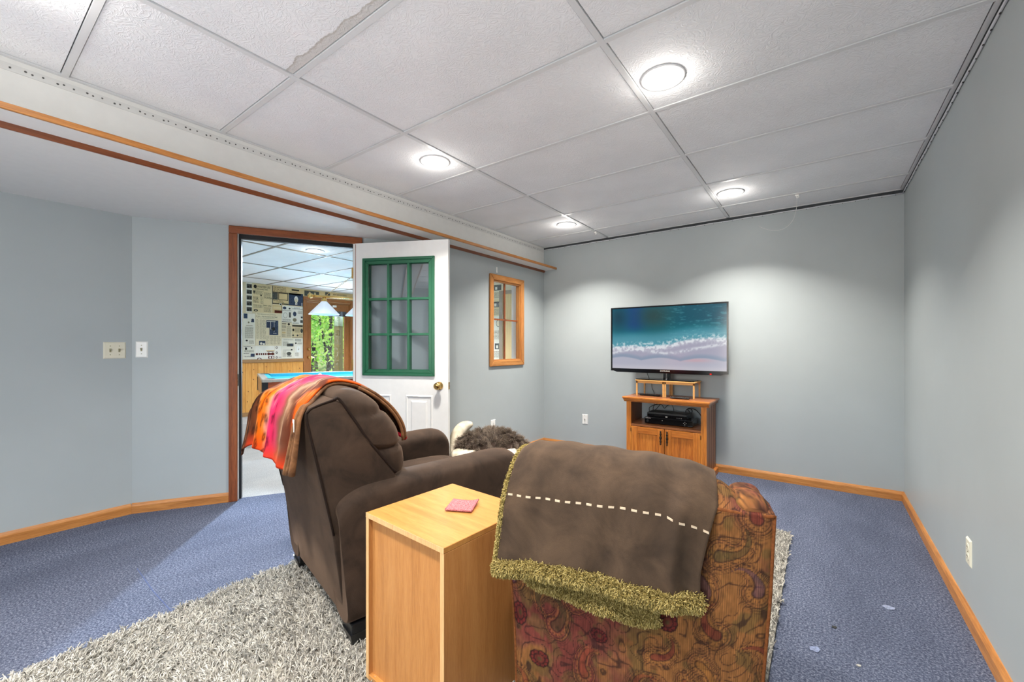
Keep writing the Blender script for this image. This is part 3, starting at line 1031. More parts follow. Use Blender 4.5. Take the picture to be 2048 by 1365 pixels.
for s in (-1, 1):
    MB().box(min(s * .31, s * .418), max(s * .31, s * .418), 0.012, 0.86, 0.040, 0.085).build('runner', M['black'], rc, bevel=0.004)
    for yy in (0.010, 0.79):
        MB().add([(s * .35, yy + .01, 0), (s * .405, yy + .01, 0), (s * .405, yy + .06, 0), (s * .35, yy + .06, 0),
                  (s * .33, yy - .004, .05), (s * .420, yy - .004, .05), (s * .420, yy + .075, .05), (s * .33, yy + .075, .05)],
                 [(0, 3, 2, 1), (4, 5, 6, 7), (0, 1, 5, 4), (1, 2, 6, 5), (2, 3, 7, 6), (3, 0, 4, 7)]).build('foot', M['black'], rc)

# ------------------------------------------------------------------ orange and pink animal print throw on the recliner
tp = cr([(0.318, 0.740), (0.312, 0.800), (0.272, 0.872), (0.198, 0.944), (0.115, 0.992), (0.030, 1.010), (-0.035, 0.996), (-0.095, 0.970), (-0.148, 0.940), (-0.170, 0.890), (-0.178, 0.820), (-0.186, 0.740), (-0.192, 0.690)], 70)
ns = 90
P = np.zeros((70, ns, 3))
Sg, Tg = np.meshgrid(np.linspace(0, 1, ns), np.linspace(0, 1, 70))
for i in range(70):
    t = i / 69
    # right edge and left edge along the run from front hang to rear hang
    xr = np.interp(t, [0, 0.2, 0.38, 0.48, 0.56, 0.63, 0.70, 0.78, 1], [0.250, 0.225, 0.190, 0.205, 0.270, 0.335, 0.366, 0.370, 0.325])
    xl = np.interp(t, [0, 0.3, 0.6, 0.8, 1], [-0.40, -0.46, -0.52, -0.56, -0.585])
    for j in range(ns):
        s = j / (ns - 1)
        x = xr + (xl - xr) * s
        yy, zz = tp[i]
        over = max(0.0, (-0.33 - x))           # beyond the chair's left shoulder it sags
        crown = 0.020 * (1 - min(1, abs(x) / 0.36) ** 2) - 0.010
        if t > 0.62:
            crown *= max(0, 1 - (t - 0.62) / 0.15)
        sag = 1.15 * over ** 1.5 * (0.2 + 0.8 * math.sin(PI * min(1, t * 0.95)) if t < 0.75 else 0.62)
        rip = 0.0075 * math.sin(s * 26 + 2.1 * math.sin(t * 5)) * sstep(0.55, 1.0, t) + 0.003 * math.sin(s * 47 + t * 9)
        flare = 0.045 * max(0, t - 0.7) / 0.3 * max(0, s - 0.55)
        slant = 0.060 * sstep(0.75, 1.0, t) * (s - 0.2)
        P[i, j] = (x, yy - (rip + flare) * (1 if t > 0.45 else -0.4), zz + crown - sag - slant * 0.3 + (0.006 * math.sin(s * 21) if t < 0.5 else 0))
# pattern: bands across the width with flame streaks and spots
w = 0.045 * (fbm(Sg * 3 + 2, Tg * 10, 4) - 0.5) * 4
b = Sg + w * 0.9
stops = [(-0.1, (206, 78, 22)), (0.025, (204, 80, 20)), (0.06, (88, 40, 24)), (0.12, (98, 62, 46)), (0.18, (164, 130, 104)), (0.23, (116, 78, 58)), (0.28, (178, 60, 84)), (0.34, (196, 36, 78)), (0.43, (206, 58, 104)),
         (0.49, (216, 142, 112)), (0.53, (228, 104, 20)), (0.62, (226, 96, 6)), (0.675, (214, 130, 66)), (0.71, (112, 60, 32)), (0.80, (78, 44, 28)), (1.0, (84, 50, 32)), (1.1, (72, 42, 28))]
xs_ = [q[0] for q in stops]
C = np.stack([np.interp(b, xs_, [q[1][k] for q in stops]) for k in range(3)], -1).astype(float)
streak = fbm(Sg * 60, Tg * 7, 21, 3)
C = lerpc(C, (240, 176, 120), sstep(0.62, 0.78, streak) * 0.40)
red = sstep(0.86, 1.0, Tg) * sstep(0.30, 0.45, 1 - np.abs(Sg - 0.42) * 1.5)
C = lerpc(C, (226, 62, 30), red * 0.75)
spot = np.zeros_like(Sg)
g = np.random.default_rng(8)
for k in range(150):
    cs, ct, sa, sb_ = g.uniform(0.30, 0.92), g.uniform(0.02, 1), g.uniform(0.008, 0.017), g.uniform(0.014, 0.030)
    th = g.normal(0, 0.4)
    ds, dt = Sg - cs, (Tg - ct)
    u_ = (ds * math.cos(th) + dt * math.sin(th)) / sa
    v_ = (-ds * math.sin(th) + dt * math.cos(th)) / sb_
    r_ = np.hypot(u_, v_)
    spot = np.maximum(spot, np.exp(-((r_ - 0.65) / 0.55) ** 2) * (r_ < 1.8))
C = C * 0.93 * (1 - 0.50 * (spot * sstep(0.30, 0.36, Sg))[..., None])
th_mat = mat_attr('animal_print_fleece', 0.9, 0.05, 0.3, 400)
thr = MB().grid(P).build('patterned_throw', th_mat, None, smooth=True, solid=0.007, loc=(-1.863, 1.018, 0.02), rotz=R(-12.7), colors=linA(C).reshape(-1, 3))
tag(thr, 'orange and pink animal print fleece throw draped over the back of the brown recliner', 'throw')
M['hem'] = suede_mat('brown_fleece_hem', (84, 54, 34), (128, 88, 56), 18, 0.3)
fold = MB()
for off, xo, z_end in ((0.0, 0.000, 0.690), (-0.016, -0.010, 0.672), (0.012, 0.020, 0.705)):
    pts = []
    for i in range(0, 70, 3):
        t = i / 69
        if t < 0.30:
            continue
        p = P[i, 0]
        pts.append((p[0] + 0.006 + xo * 1.1 * sstep(0.6, 1.0, t), p[1] + (off * 0.4 - 0.002) * (1 if t > 0.6 else 0), p[2] - 0.004 - (0.008 if t < 0.62 else 0)))
    fold.tube(pts, [0.007 + 0.006 * sstep(0.55, 1.0, i / len(pts)) for i in range(len(pts))], 8)
fold.build('folded_hem', M['hem'], thr, smooth=True, loc=None)
fr_pts = [(P[i, 0][0] + 0.004, P[i, 0][1], P[i, 0][2] - 0.003) for i in range(0, 24, 2)]
MB().tube(fr_pts, 0.007, 8).tube([(a + 0.006, b_ - 0.014, c - 0.006) for a, b_, c in fr_pts], 0.007, 8).build('folded_hem', M['hem'], thr, smooth=True)
MB().tube([tuple(P[0, j] + np.array([0, 0, -0.002])) for j in range(0, 12)], 0.011, 8).build('red_hem', mat_plain('red_fleece', (206, 40, 58), 0.9, spec=0.1), thr, smooth=True)
e_ = P[52, 0]
MB().box(e_[0] - 0.004, e_[0] + 0.014, e_[1] - 0.014, e_[1] - 0.0125, e_[2] - 0.035, e_[2] + 0.010).build('care_label', M['plate'], thr)

# ------------------------------------------------------------------ oak-look side table
M['lam_z'] = mat_wood('oak_laminate_upright', (142, 88, 42), (172, 114, 60), (188, 134, 78), axis=2, freq=110, rough=0.38, dist=0.6, bump=0.03)
M['lam_y'] = mat_wood('oak_laminate_top', (150, 94, 44), (180, 122, 62), (196, 144, 82), axis=0, freq=110, rough=0.28, dist=0.5, bump=0.02, spec=0.5)
M['lam_edge'] = mat_wood('oak_edge_band', (176, 128, 78), (204, 160, 106), (222, 184, 134), axis=2, freq=70, rough=0.45)
st = empty('side_table', (-0.8745, 0.859, 0.022), R(-3.6), 'square oak-veneer side table box with a recessed back panel between the two armchairs', 'side table')
sw, sd, sh = 0.411, 0.404, 0.578
MB().box(-sw, 0, 0, sd, sh - 0.018, sh).build('top', M['lam_y'], st, bevel=0.0015, segs=1)
for x0, x1 in ((-sw, -sw + 0.016), (-0.016, 0)):
    MB().box(x0, x1, 0.0012, sd, 0, sh - 0.018).build('side_panel', M['lam_z'], st, bevel=0.001, segs=1)
    MB().box(x0, x1, 0, 0.0012, 0, sh - 0.018).build('edge_band', M['lam_edge'], st)
MB().box(-sw, 0, -0.0008, 0.0, sh - 0.0175, sh - 0.0005).build('edge_band', M['lam_edge'], st)
MB().box(-sw + 0.016, -0.016, 0.016, 0.028, 0.016, sh - 0.018).build('recessed_panel', M['lam_z'], st)
MB().box(-sw + 0.016, -0.016, 0.0, sd, 0.0, 0.016).build('bottom_board', M['lam_y'], st)
MB().box(-sw + 0.016, -0.016, 0.03, sd - 0.01, 0.29, 0.306).build('shelf', M['lam_y'], st)
cst = NT('woven_coaster')
cst.bsdf(cst.ramp(cst.noise(cst.coords(), 420, 2, 0.7), [(0.36, lin((120, 40, 52))), (0.62, lin((212, 138, 138)))]), 0.9, 0, cst.bump(cst.noise(cst.coords(), 380, 2), 0.8, 0.004), 0.1)
Q = np.zeros((10, 10, 3))
for i in range(10):
    for j in range(10):
        x, yv = (i / 9 - 0.5) * 0.098, (j / 9 - 0.5) * 0.098
        Q[i, j] = (x, yv, 0.003 + 0.008 * (abs(i / 9 - 0.5) * 2) ** 3 * (j / 9) * (1 if i > 5 else 0.3))
tag(MB().grid(Q).build('coaster', cst.m, None, smooth=True, solid=0.005, loc=(-1.044, 1.118, 0.6035), rotz=R(26)), 'dusty red woven square coaster lying on the oak side table', 'coaster')

# ------------------------------------------------------------------ paisley armchair
def paisley(x, y):
    """colour of the corded paisley cloth at cloth position x, y (metres)"""
    n1 = fbm(x * 7 + 5, y * 7 + 5, 31, 4)
    n2 = fbm(x * 24, y * 24, 41, 3)
    C = np.zeros(x.shape + (3,))
    C[:] = (112, 68, 50)
    C = lerpc(C, (134, 90, 48), sstep(0.46, 0.62, n1) * 0.85)
    C = lerpc(C, (106, 50, 44), sstep(0.52, 0.38, n1) * 0.8)
    C = lerpc(C, (92, 74, 42), sstep(0.55, 0.68, n2) * 0.6)
    dark, olive, red, gold, plum = (40, 26, 24), (74, 62, 38), (100, 36, 34), (158, 104, 52), (78, 54, 72)
    wx = x + 0.020 * (fbm(x * 9, y * 9, 51, 2) - 0.5) * 2
    wy = y + 0.020 * (fbm(x * 9 + 20, y * 9, 52, 2) - 0.5) * 2
    g = np.random.default_rng(29)
    # small sprigs between the motifs
    sl = np.abs(((fbm(wx * 15, wy * 15, 53, 2) * 7) % 1) - 0.5)
    C = lerpc(C, dark, sstep(0.10, 0.03, sl) * 0.62)
    mot = []
    for iy in range(-1, 11):
        for ix in range(-5, 7):
            mot.append((ix * 0.128 + (0.064 if iy % 2 else 0) + g.uniform(-.03, .03), iy * 0.102 + g.uniform(-.02, .02), g.uniform(0.040, 0.066), g.uniform(0, 2 * PI), g.random(), 1 if g.random() < .5 else -1))
    for cx, cy, sz, th, kind, hand in mot:
        dx, dy = wx - cx, wy - cy
        near = (np.abs(dx) < sz * 2.0) & (np.abs(dy) < sz * 2.0)
        if not near.any():
            continue
        if kind < 0.17:                                 # rosette of small petals
            rr_ = 0.026
            r = np.hypot(dx, dy) / rr_
            a = np.arctan2(dy, dx)
            pet = 0.5 + 0.5 * np.cos(a * 10)
            C = lerpc(C, red, ((r < 1.0) & near) * 0.9)
            C = lerpc(C, dark, np.exp(-((r - 0.93 - 0.07 * pet) / 0.07) ** 2) * near)
            C = lerpc(C, dark, np.exp(-((r - 0.52 - 0.06 * pet) / 0.06) ** 2) * near * 0.9)
            C = lerpc(C, dark, ((pet < 0.12) & (r > 0.5) & (r < 1.0) & near) * 0.7)
            C = lerpc(C, olive, np.exp(-(r / 0.28) ** 2) * near)
        else:                                           # curled paisley teardrop with nested outlines
            ii = np.nonzero(near)
            u = (dx[ii] * math.cos(th) + dy[ii] * math.sin(th)) / sz
            v = (-dx[ii] * math.sin(th) + dy[ii] * math.cos(th)) / sz * hand
            d = np.full(u.shape, 9.0)
            along = np.zeros(u.shape)
            for t in np.linspace(0, 1, 16):
                ph = 2.7 * t
                cu, cv = 0.85 * math.sin(ph) - 0.2, 0.85 * (1 - math.cos(ph)) - 0.3
                rk = 0.62 * (1 - t) ** 0.8 + 0.035
                dd_ = np.hypot(u - cu, v - cv) / rk
                m_ = dd_ < d
                d = np.where(m_, dd_, d)
                along = np.where(m_, t, along)
            c = C[ii]
            fillc = [red, (138, 90, 42), olive, plum, (128, 62, 40)][int(kind * 50) % 5]
            c = lerpc(c, fillc, (d < 0.36) * 0.55)
            c = lerpc(c, gold, np.exp(-((d - 0.55) / 0.10) ** 2) * 0.45)
            c = lerpc(c, (120, 72, 48), np.exp(-((d - 0.90) / 0.06) ** 2) * 0.4)
            for dd, wd, al in ((1.0, 0.040, 0.8), (0.80, 0.030, 0.7), (0.38, 0.05, 0.75), (1.16, 0.03, 0.45), (1.32, 0.04, 0.3)):
                c = lerpc(c, dark, np.exp(-((d - dd) / wd) ** 2) * al)
            ang_ = np.arctan2(v + 0.3, u + 0.2)
            c = lerpc(c, dark, (np.sin(ang_ * 14) > 0.5) * np.exp(-((d - 0.6) / 0.08) ** 2) * 0.55)
            c = lerpc(c, gold, (np.sin(ang_ * 22) > 0.2) * np.exp(-((d - 0.9) / 0.05) ** 2) * 0.45)
            C[ii] = c
    cord = 0.5 + 0.5 * np.sin(x * 2 * PI / 0.0052)
    C = C * (0.80 + 0.26 * cord)[..., None]
    C = C * (0.84 + 0.32 * fbm(x * 190, y * 60, 61, 2))[..., None]
    return np.clip(C, 0, 255)
M['paisley'] = mat_attr('corded_paisley_cloth', 0.9, 0.12, 0.35, 900, (1, 1, 0.25))
M['welt'] = mat_plain('rust_welt_cord', (112, 66, 36), 0.9, spec=0.1, var=0.25, nscale=120)
ac = empty('armchair', (-0.43, 1.1025, 0.02), R(14), 'rust and gold paisley armchair seen from behind, with a brown throw over its back', 'armchair')
def bw(z):
    return np.interp(z, [0.0, 0.3, 0.55, 0.75, 0.9], [0.318, 0.326, 0.345, 0.354, 0.350])
def zr(xn):
    return np.interp(abs(xn), [0, 0.45, 0.70, 0.86, 0.95, 1.0], [0.826, 0.822, 0.792, 0.752, 0.770, 0.752])
nx_ = 290
path_n = 300
P = np.zeros((nx_, path_n, 3))
cxs, cys = np.zeros((nx_, path_n)), np.zeros((nx_, path_n))
for i in range(nx_):
    xn = -1 + 2 * i / (nx_ - 1)
    zt = zr(xn)
    e = abs(xn) ** 24
    pr = np.vstack([np.linspace([0.012 * e, 0.055], [0.012 * e, 0.738], 210), cr([(0.012 * e, 0.738), (0.004 + 0.01 * e, 0.752), (0.045, 0.752 + (zt - 0.752) * 0.70), (0.100, zt), (0.155, zt - 0.02), (0.190, zt - 0.09), (0.205, 0.62), (0.21, 0.45)], 91)[1:]])
    arc = np.concatenate([[0], np.cumsum(np.hypot(*np.diff(pr, axis=0).T))])
    wz = bw(pr[:, 1])
    P[i, :, 0] = xn * wz
    bulge = -0.012 * (1 - xn * xn) * np.sin(np.clip((pr[:, 1] - 0.05) / 0.70, 0, 1) * PI) * (np.arange(path_n) < 212)
    P[i, :, 1] = pr[:, 0] + bulge
    P[i, :, 2] = pr[:, 1]
    cxs[i] = xn * 0.35
    cys[i] = arc
bm_ = MB().grid(P)
Ccol = paisley(cxs, cys).reshape(-1, 3)
# side faces of the back
for i in (0, nx_ - 1):
    k = len(bm_.v)
    ring = P[i, ::6]
    bm_.v += [tuple(p) for p in ring]
    bm_.f.append(tuple(range(k, k + len(ring))))
    Ccol = np.vstack([Ccol, paisley(ring[:, 1] * 1.0 + 0.4, ring[:, 2])])
bm_.build('back', M['paisley'], ac, smooth=True, colors=linA(Ccol))
zz_ = [(x * 0.352, 0.004 + 0.004 * abs(x) ** 8, 0.749 - 0.003 * math.sin(x * 9)) for x in np.linspace(-1, 1, 60)]
MB().tube(zz_, 0.005, 8).build('welt_cord', M['welt'], ac, smooth=True)
for s in (-1, 1):
    MB().tube([(s * float(bw(z)) * 0.996, 0.010, z) for z in np.linspace(0.06, 0.750, 20)], 0.0042, 8).build('welt_cord', M['welt'], ac, smooth=True)
def cloth_loft(rings, name):
    mb = MB().loft(rings)
    V = np.array(mb.v)
    return mb.build(name, M['paisley'], ac, smooth=True, colors=linA(paisley(V[:, 0] + V[:, 1] * 0.4, V[:, 2] + V[:, 1])))
def sring(x0, x1, z0, z1, yy, n=48, e=0.45):
    out = []
    for k in range(n):
        a = 2 * PI * k / n
        sp = lambda v, p: math.copysign(abs(v) ** p, v)
        out.append(((x0 + x1) / 2 + (x1 - x0) / 2 * sp(math.cos(a), e), yy, (z0 + z1) / 2 + (z1 - z0) / 2 * sp(math.sin(a), e)))
    return out
for s in (-1, 1):
    a, b = (0.225, 0.352)
    x0, x1 = (a, b) if s > 0 else (-b, -a)
    cloth_loft([sring(x0 + 0.01, x1 - 0.01, 0.10, 0.56, 0.10)] + [sring(x0, x1, 0.09, 0.585, yy) for yy in np.linspace(0.13, 0.72, 30)] + [sring(x0 + 0.01, x1 - 0.01, 0.10, 0.56, 0.755), sring(x0 + 0.04, x1 - 0.04, 0.14, 0.50, 0.77)], 'arm')
    # shoulder scroll at the top corner of the back
    a, b = (0.262, 0.350)
    x0, x1 = (a, b) if s > 0 else (-b, -a)
    cloth_loft([sring(x0 + 0.012, x1 - 0.004, 0.690, 0.762, 0.010, e=0.8)] + [sring(x0, x1, 0.685, 0.776 + 0.006 * math.sin(k * 0.5), yy, e=0.8) for k, yy in enumerate(np.linspace(0.03, 0.19, 12))] + [sring(x0 + 0.02, x1 - 0.02, 0.70, 0.755, 0.215, e=0.8)], 'shoulder_scroll')
cloth_loft([sring(-0.225, 0.225, 0.33, 0.47, yy, e=0.3) for yy in np.linspace(0.20, 0.72, 24)] + [sring(-0.20, 0.20, 0.36, 0.45, 0.76, e=0.4)], 'seat_cushion')
cloth_loft([sring(-0.30, 0.30, 0.07, 0.34, yy, e=0.2) for yy in np.linspace(0.04, 0.73, 20)], 'seat_base')
for sx_ in (-1, 1):
    for yy in (0.05, 0.66):
        MB().add([(sx_ * .25, yy, 0), (sx_ * .285, yy, 0), (sx_ * .285, yy + .035, 0), (sx_ * .25, yy + .035, 0),
                  (sx_ * .24, yy - .01, .075), (sx_ * .30, yy - .01, .075), (sx_ * .30, yy + .05, .075), (sx_ * .24, yy + .05, .075)],
                 [(0, 3, 2, 1), (4, 5, 6, 7), (0, 1, 5, 4), (1, 2, 6, 5), (2, 3, 7, 6), (3, 0, 4, 7)]).build('leg', M['red_z'], ac)

# ------------------------------------------------------------------ brown suede throw with fleece lining on the armchair
sp_path = cr([(0.245, 0.600), (0.232, 0.720), (0.200, 0.800), (0.150, 0.842), (0.100, 0.850), (0.050, 0.830), (0.008, 0.786), (-0.018, 0.742), (-0.030, 0.680), (-0.036, 0.600), (-0.040, 0.540)], 64)
NS_, NT_ = 80, 64
P = np.zeros((NT_, NS_, 3))
for i in range(NT_):
    t = i / (NT_ - 1)
    xl = np.interp(t, [0, 0.45, 0.7, 1], [-0.325, -0.330, -0.338, -0.362])
    xr = np.interp(t, [0, 0.40, 0.62, 0.75, 0.9, 1], [0.222, 0.228, 0.228, 0.212, 0.188, 0.186])
    for j in range(NS_):
        s = j / (NS_ - 1)
        x = xl + (xr - xl) * s
        yy, zz = sp_path[i]
        hem = np.interp(s, [0, 0.25, 0.5, 0.75, 1], [-0.016, 0.006, 0.010, -0.002, 0.000])
        k = sstep(0.55, 1.0, t)
        zz += hem * k
        top = math.exp(-((t - 0.42) / 0.25) ** 2)
        zz += top * (np.interp(s, [0, 0.08, 0.3, 0.7, 0.88, 1.0], [-0.022, 0.004, 0.006, -0.004, -0.016, -0.045]))
        yb = 0
        fold = math.exp(-((s - 0.88 + 0.10 * (1 - t)) / 0.035) ** 2) * sstep(0.5, 0.75, t)
        yb -= 0.016 * fold
        beyond = max(0, s - 0.90) / 0.10
        yb += 0.003 * beyond * sstep(0.5, 0.8, t)
        yb -= 0.004 * math.sin(s * 16 + t * 2) * k + 0.003 * math.sin(s * 33 + t * 5)
        yb -= 0.012 * math.sin(PI * s) * k
        P[i, j] = (x, yy + yb, zz + 0.0025 * math.sin(s * 27 + 3 * t) * top)
thr2 = MB().grid(P).build('suede_throw', M['suede'], None, smooth=True, solid=0.008, loc=(-0.43, 1.1025, 0.02), rotz=R(14))
tag(thr2, 'brown suede throw with fleece edge and dashed stitching over the paisley armchair', 'throw')
# dashed stitch line: each stitch a piece
stitch_mat = mat_plain('cream_stitch_thread', (206, 186, 160), 0.8, spec=0.1)
def on_throw(s, z):
    """point on the rear hang of the throw at width s and height z"""
    j = s * (NS_ - 1)
    j0 = min(int(j), NS_ - 2)
    f = j - j0
    colp = P[:, j0] * (1 - f) + P[:, j0 + 1] * f
    col2 = colp[30:]
    o_ = np.argsort(col2[:, 2])
    return np.array([np.interp(z, col2[o_, 2], col2[o_, k]) for k in range(3)])
n_st = 19
for k in range(n_st):
    s0 = 0.012 + k * 0.0532
    s1 = s0 + 0.026
    def zline(s):
        return np.interp(s, [0, 0.4, 0.6, 0.72, 0.80, 0.86, 0.92, 1.0], [0.722, 0.7275, 0.729, 0.728, 0.725, 0.719, 0.710, 0.696])
    a, b = on_throw(s0, zline(s0)), on_throw(min(s1, 0.995), zline(s1))
    off = np.array([0, -0.0062, 0.001])
    w_ = np.array([0, 0.0, 0.0026])
    q = [a + off - w_, b + off - w_, b + off + w_, a + off + w_]
    q2 = [p + np.array([0, 0.004, 0]) for p in q]
    MB().add([tuple(p) for p in q + q2], [(0, 1, 2, 3), (7, 6, 5, 4), (0, 4, 5, 1), (1, 5, 6, 2), (2, 6, 7, 3), (3, 7, 4, 0)]).build('stitch', stitch_mat, thr2)
# fleece: rolled lower hem, left edge and the lower lining layer that shows beneath
fl_base = mat_plain('fleece_base', (92, 80, 44), 0.95, spec=0.05, var=0.25, nscale=60)
fm = NT('fleece_pile')
hi = fm.n('ShaderNodeHairInfo')
fm.bsdf(fm.ramp(hi.outputs['Random'], [(0.0, lin((104, 88, 46))), (0.5, lin((150, 132, 76))), (1.0, lin((188, 170, 112)))]), 0.9, 0, None, 0.1)
g = np.random.default_rng(17)
def fleece_tube(path, rad, name, n, ln=0.016):
    mb = MB().tube(path, rad, 12)
    mb.build(name, fl_base, thr2, smooth=True)
    Pp, Nn = sample_mesh(mb.v, mb.f, n, g)
    cen = np.array(path)
    d = Pp[:, None, :] - cen[None]
    near = np.argmin((d ** 2).sum(-1), 1)
    out = Pp - cen[near]
    out /= np.linalg.norm(out, axis=1, keepdims=True) + 1e-9
    cl_ = np.stack([0.9 * np.sin(Pp[:, 0] * 160), np.zeros(n), np.full(n, -0.3)], 1)
    strands(name + '_pile', Pp, out * 0.7 + g.normal(0, 0.35, (n, 3)) + cl_ * 0.35, g.uniform(ln * 0.5, ln * 1.0, n), fm.m, thr2, npts=4, r0=0.0012, r1=0.0008, curl=1.2, grav=1.0, seed=int(n))
hemline = [tuple(P[-1, j] + np.array([0, -0.004, -0.014])) for j in range(0, NS_, 3)] + [tuple(P[-1, NS_ - 1] + np.array([0.002, 0.0, -0.016]))]
fleece_tube(hemline, 0.0165, 'fleece_hem', 15000)
leftline = [tuple(P[i, 0] + np.array([-0.006, 0.004, -0.004])) for i in range(18, NT_, 2)]
fleece_tube(leftline, [0.007] * len(leftline), 'fleece_edge', 5000, 0.008)
# lower lining layer
L0 = np.zeros((14, 40, 3))
for i in range(14):
    t = i / 13
    for j in range(40):
        s = j / 39
        x = -0.290 + 0.375 * s
        ztop = 0.535
        zbot = np.interp(s, [0, 0.12, 0.5, 0.85, 1.0], [0.515, 0.490, 0.474, 0.450, 0.462])
        L0[i, j] = (x, -0.022 - 0.014 * t * math.sin(PI * s) - 0.004 * math.sin(s * 14), ztop + (zbot - ztop) * t)
mbL = MB().grid(L0)
mbL.build('lining_layer', fl_base, thr2, smooth=True, solid=0.006)
Pp, Nn = sample_mesh(mbL.v, mbL.f, 11000, g)
strands('lining_layer_pile', Pp + np.array([0, -0.003, 0]), np.array([0, -0.7, -0.6]) + g.normal(0, 0.4, (11000, 3)), g.uniform(0.010, 0.020, 11000), fm.m, thr2, npts=4, r0=0.0011, r1=0.0007, curl=2.2, grav=0.8, seed=77)
edge = [tuple(L0[-1, j] + np.array([0, -0.004, -0.004])) for j in range(0, 40, 2)] + [tuple(L0[-1, 39] + np.array([0, 0, -0.004]))]
fleece_tube(edge, 0.010, 'lining_hem', 7000, 0.016)

# ------------------------------------------------------------------ floor cushion and shaggy fur cushion by the window wall
M['cream'] = suede_mat('cream_plush', (196, 184, 160), (226, 216, 196), 14, 0.2)
M['bed_white'] = mat_plain('white_cotton', (226, 222, 216), 0.9, spec=0.1, var=0.04)
fc = empty('floor_cushion', (-2.25, 2.80, 0.0), R(36.3), 'cream plush floor pouf with folded edges beside the open white door', 'floor cushion')
pad(-0.36, 0.36, -0.30, 0.26, 0.0, 0.25, 0.5).build('base_pad', M['bed_white'], fc, smooth=True)
pad(-0.35, 0.33, -0.26, 0.24, 0.20, 0.355, 0.55).build('plush_pad', M['cream'], fc, smooth=True)
MB().tube(cr([(-0.33, -0.08, 0.26), (-0.325, 0.02, 0.40), (-0.27, 0.08, 0.475), (-0.19, 0.10, 0.505)], 16), [0.035, 0.04, 0.045, 0.05, 0.052, 0.054, 0.055, 0.055, 0.055, 0.054, 0.052, 0.048, 0.042, 0.036, 0.028, 0.016], 12).build('raised_corner', M['cream'], fc, smooth=True)
MB().tube(cr([(-0.33, -0.16, 0.27), (-0.28, -0.24, 0.225), (-0.19, -0.28, 0.20), (-0.10, -0.29, 0.19)], 14), [0.022, 0.032, 0.036, 0.038, 0.038, 0.038, 0.038, 0.038, 0.036, 0.034, 0.032, 0.03, 0.026, 0.016], 12).build('folded_edge', M['cream'], fc, smooth=True)
fu_m = NT('fur_hair')
hi = fu_m.n('ShaderNodeHairInfo')
c1 = fu_m.ramp(hi.outputs['Intercept'], [(0.0, lin((34, 27, 23))), (0.55, lin((84, 68, 57))), (1.0, lin((168, 150, 130)))])
fu_m.bsdf(fu_m.mix(0.35, c1, fu_m.ramp(hi.outputs['Random'], [(0, lin((52, 42, 36))), (1, lin((140, 126, 112)))])), 0.6, 0, None, 0.3)
fu = empty('fur_cushion', (-2.25, 2.80, 0.345), R(36.3), 'shaggy grey-brown fur cushion heaped on the cream floor pouf', 'cushion')
mb = MB()
n1_, n2_ = 22, 44
Q = np.zeros((n1_, n2_, 3))
for i in range(n1_):
    a = -PI / 2 + PI * i / (n1_ - 1)
    for j in range(n2_):
        b = 2 * PI * j / (n2_ - 1)
        x = 0.335 * math.cos(a) * math.cos(b)
        yv = 0.235 * math.cos(a) * math.sin(b)
        z = 0.105 * math.sin(a)
        z = z - 0.10 * (x / 0.33) ** 2 * 0.55 + 0.035 * (yv / 0.23) - (0.05 if yv < 0 else 0) * (yv / .235) ** 2 - 0.025 * (x / 0.33)
        Q[i, j] = (x, yv - 0.02, z + 0.012 * math.sin(x * 14) * math.cos(yv * 11))
mb.grid(Q)
cm = mb.build('cushion_body', mat_plain('fur_skin', (52, 42, 36), 0.95, spec=0.05), fu, smooth=True)
Nf = 16000
V_ = np.array(mb.v)
Pp, Nn = sample_mesh(mb.v, mb.f, Nf, g)
out = Pp / np.array([0.335, 0.235, 0.105]) ** 2
out /= np.linalg.norm(out, axis=1, keepdims=True) + 1e-9
sw_ = np.stack([np.sin(Pp[:, 1] * 17 + 2 * np.sin(Pp[:, 0] * 9)), np.cos(Pp[:, 0] * 15 + Pp[:, 2] * 8), np.sin(Pp[:, 0] * 11) * 0.4], 1)
ccen = Pp[:620]
cdir = g.normal(0, 0.55, (620, 3))
near_ = np.concatenate([np.argmin(((Pp[a:a + 2000, None] - ccen[None]) ** 2).sum(-1), 1) for a in range(0, Nf, 2000)])
strands('fur_hair', Pp, out * 0.75 + sw_ * 0.5 + cdir[near_] + (ccen[near_] - Pp) * 16 + g.normal(0, 0.12, (Nf, 3)), g.uniform(0.030, 0.056, Nf), fu_m.m, fu, npts=5, r0=0.0014, r1=0.0004, curl=0.6, grav=0.5, seed=3)

# ------------------------------------------------------------------ television cabinet
M['cab_z'] = mat_wood('rustic_pine_upright', (84, 32, 8), (176, 92, 28), (218, 140, 58), axis=2, freq=42, rough=0.35, dist=3.2)
M['cab_x'] = mat_wood('rustic_pine_along', (84, 32, 8), (176, 92, 28), (218, 140, 58), axis=0, freq=42, rough=0.35, dist=3.2)
M['cab_dk'] = mat_wood('rustic_pine_side', (84, 46, 26), (128, 78, 48), (150, 98, 62), axis=2, freq=42, rough=0.4, dist=2.2)
M['cab_dkx'] = mat_wood('rustic_pine_top', (96, 52, 28), (140, 84, 48), (166, 108, 66), axis=0, freq=42, rough=0.3, dist=2.2)
cb = empty('tv_cabinet', (-1.158, 3.935, 0.0), R(-0.6), 'rustic pine television cabinet with two panelled doors and an open shelf', 'cabinet')
cw, cd, ch = 0.72, 0.37, 0.70          # local: x across, y depth, origin front centre at the floor
hw = cw / 2
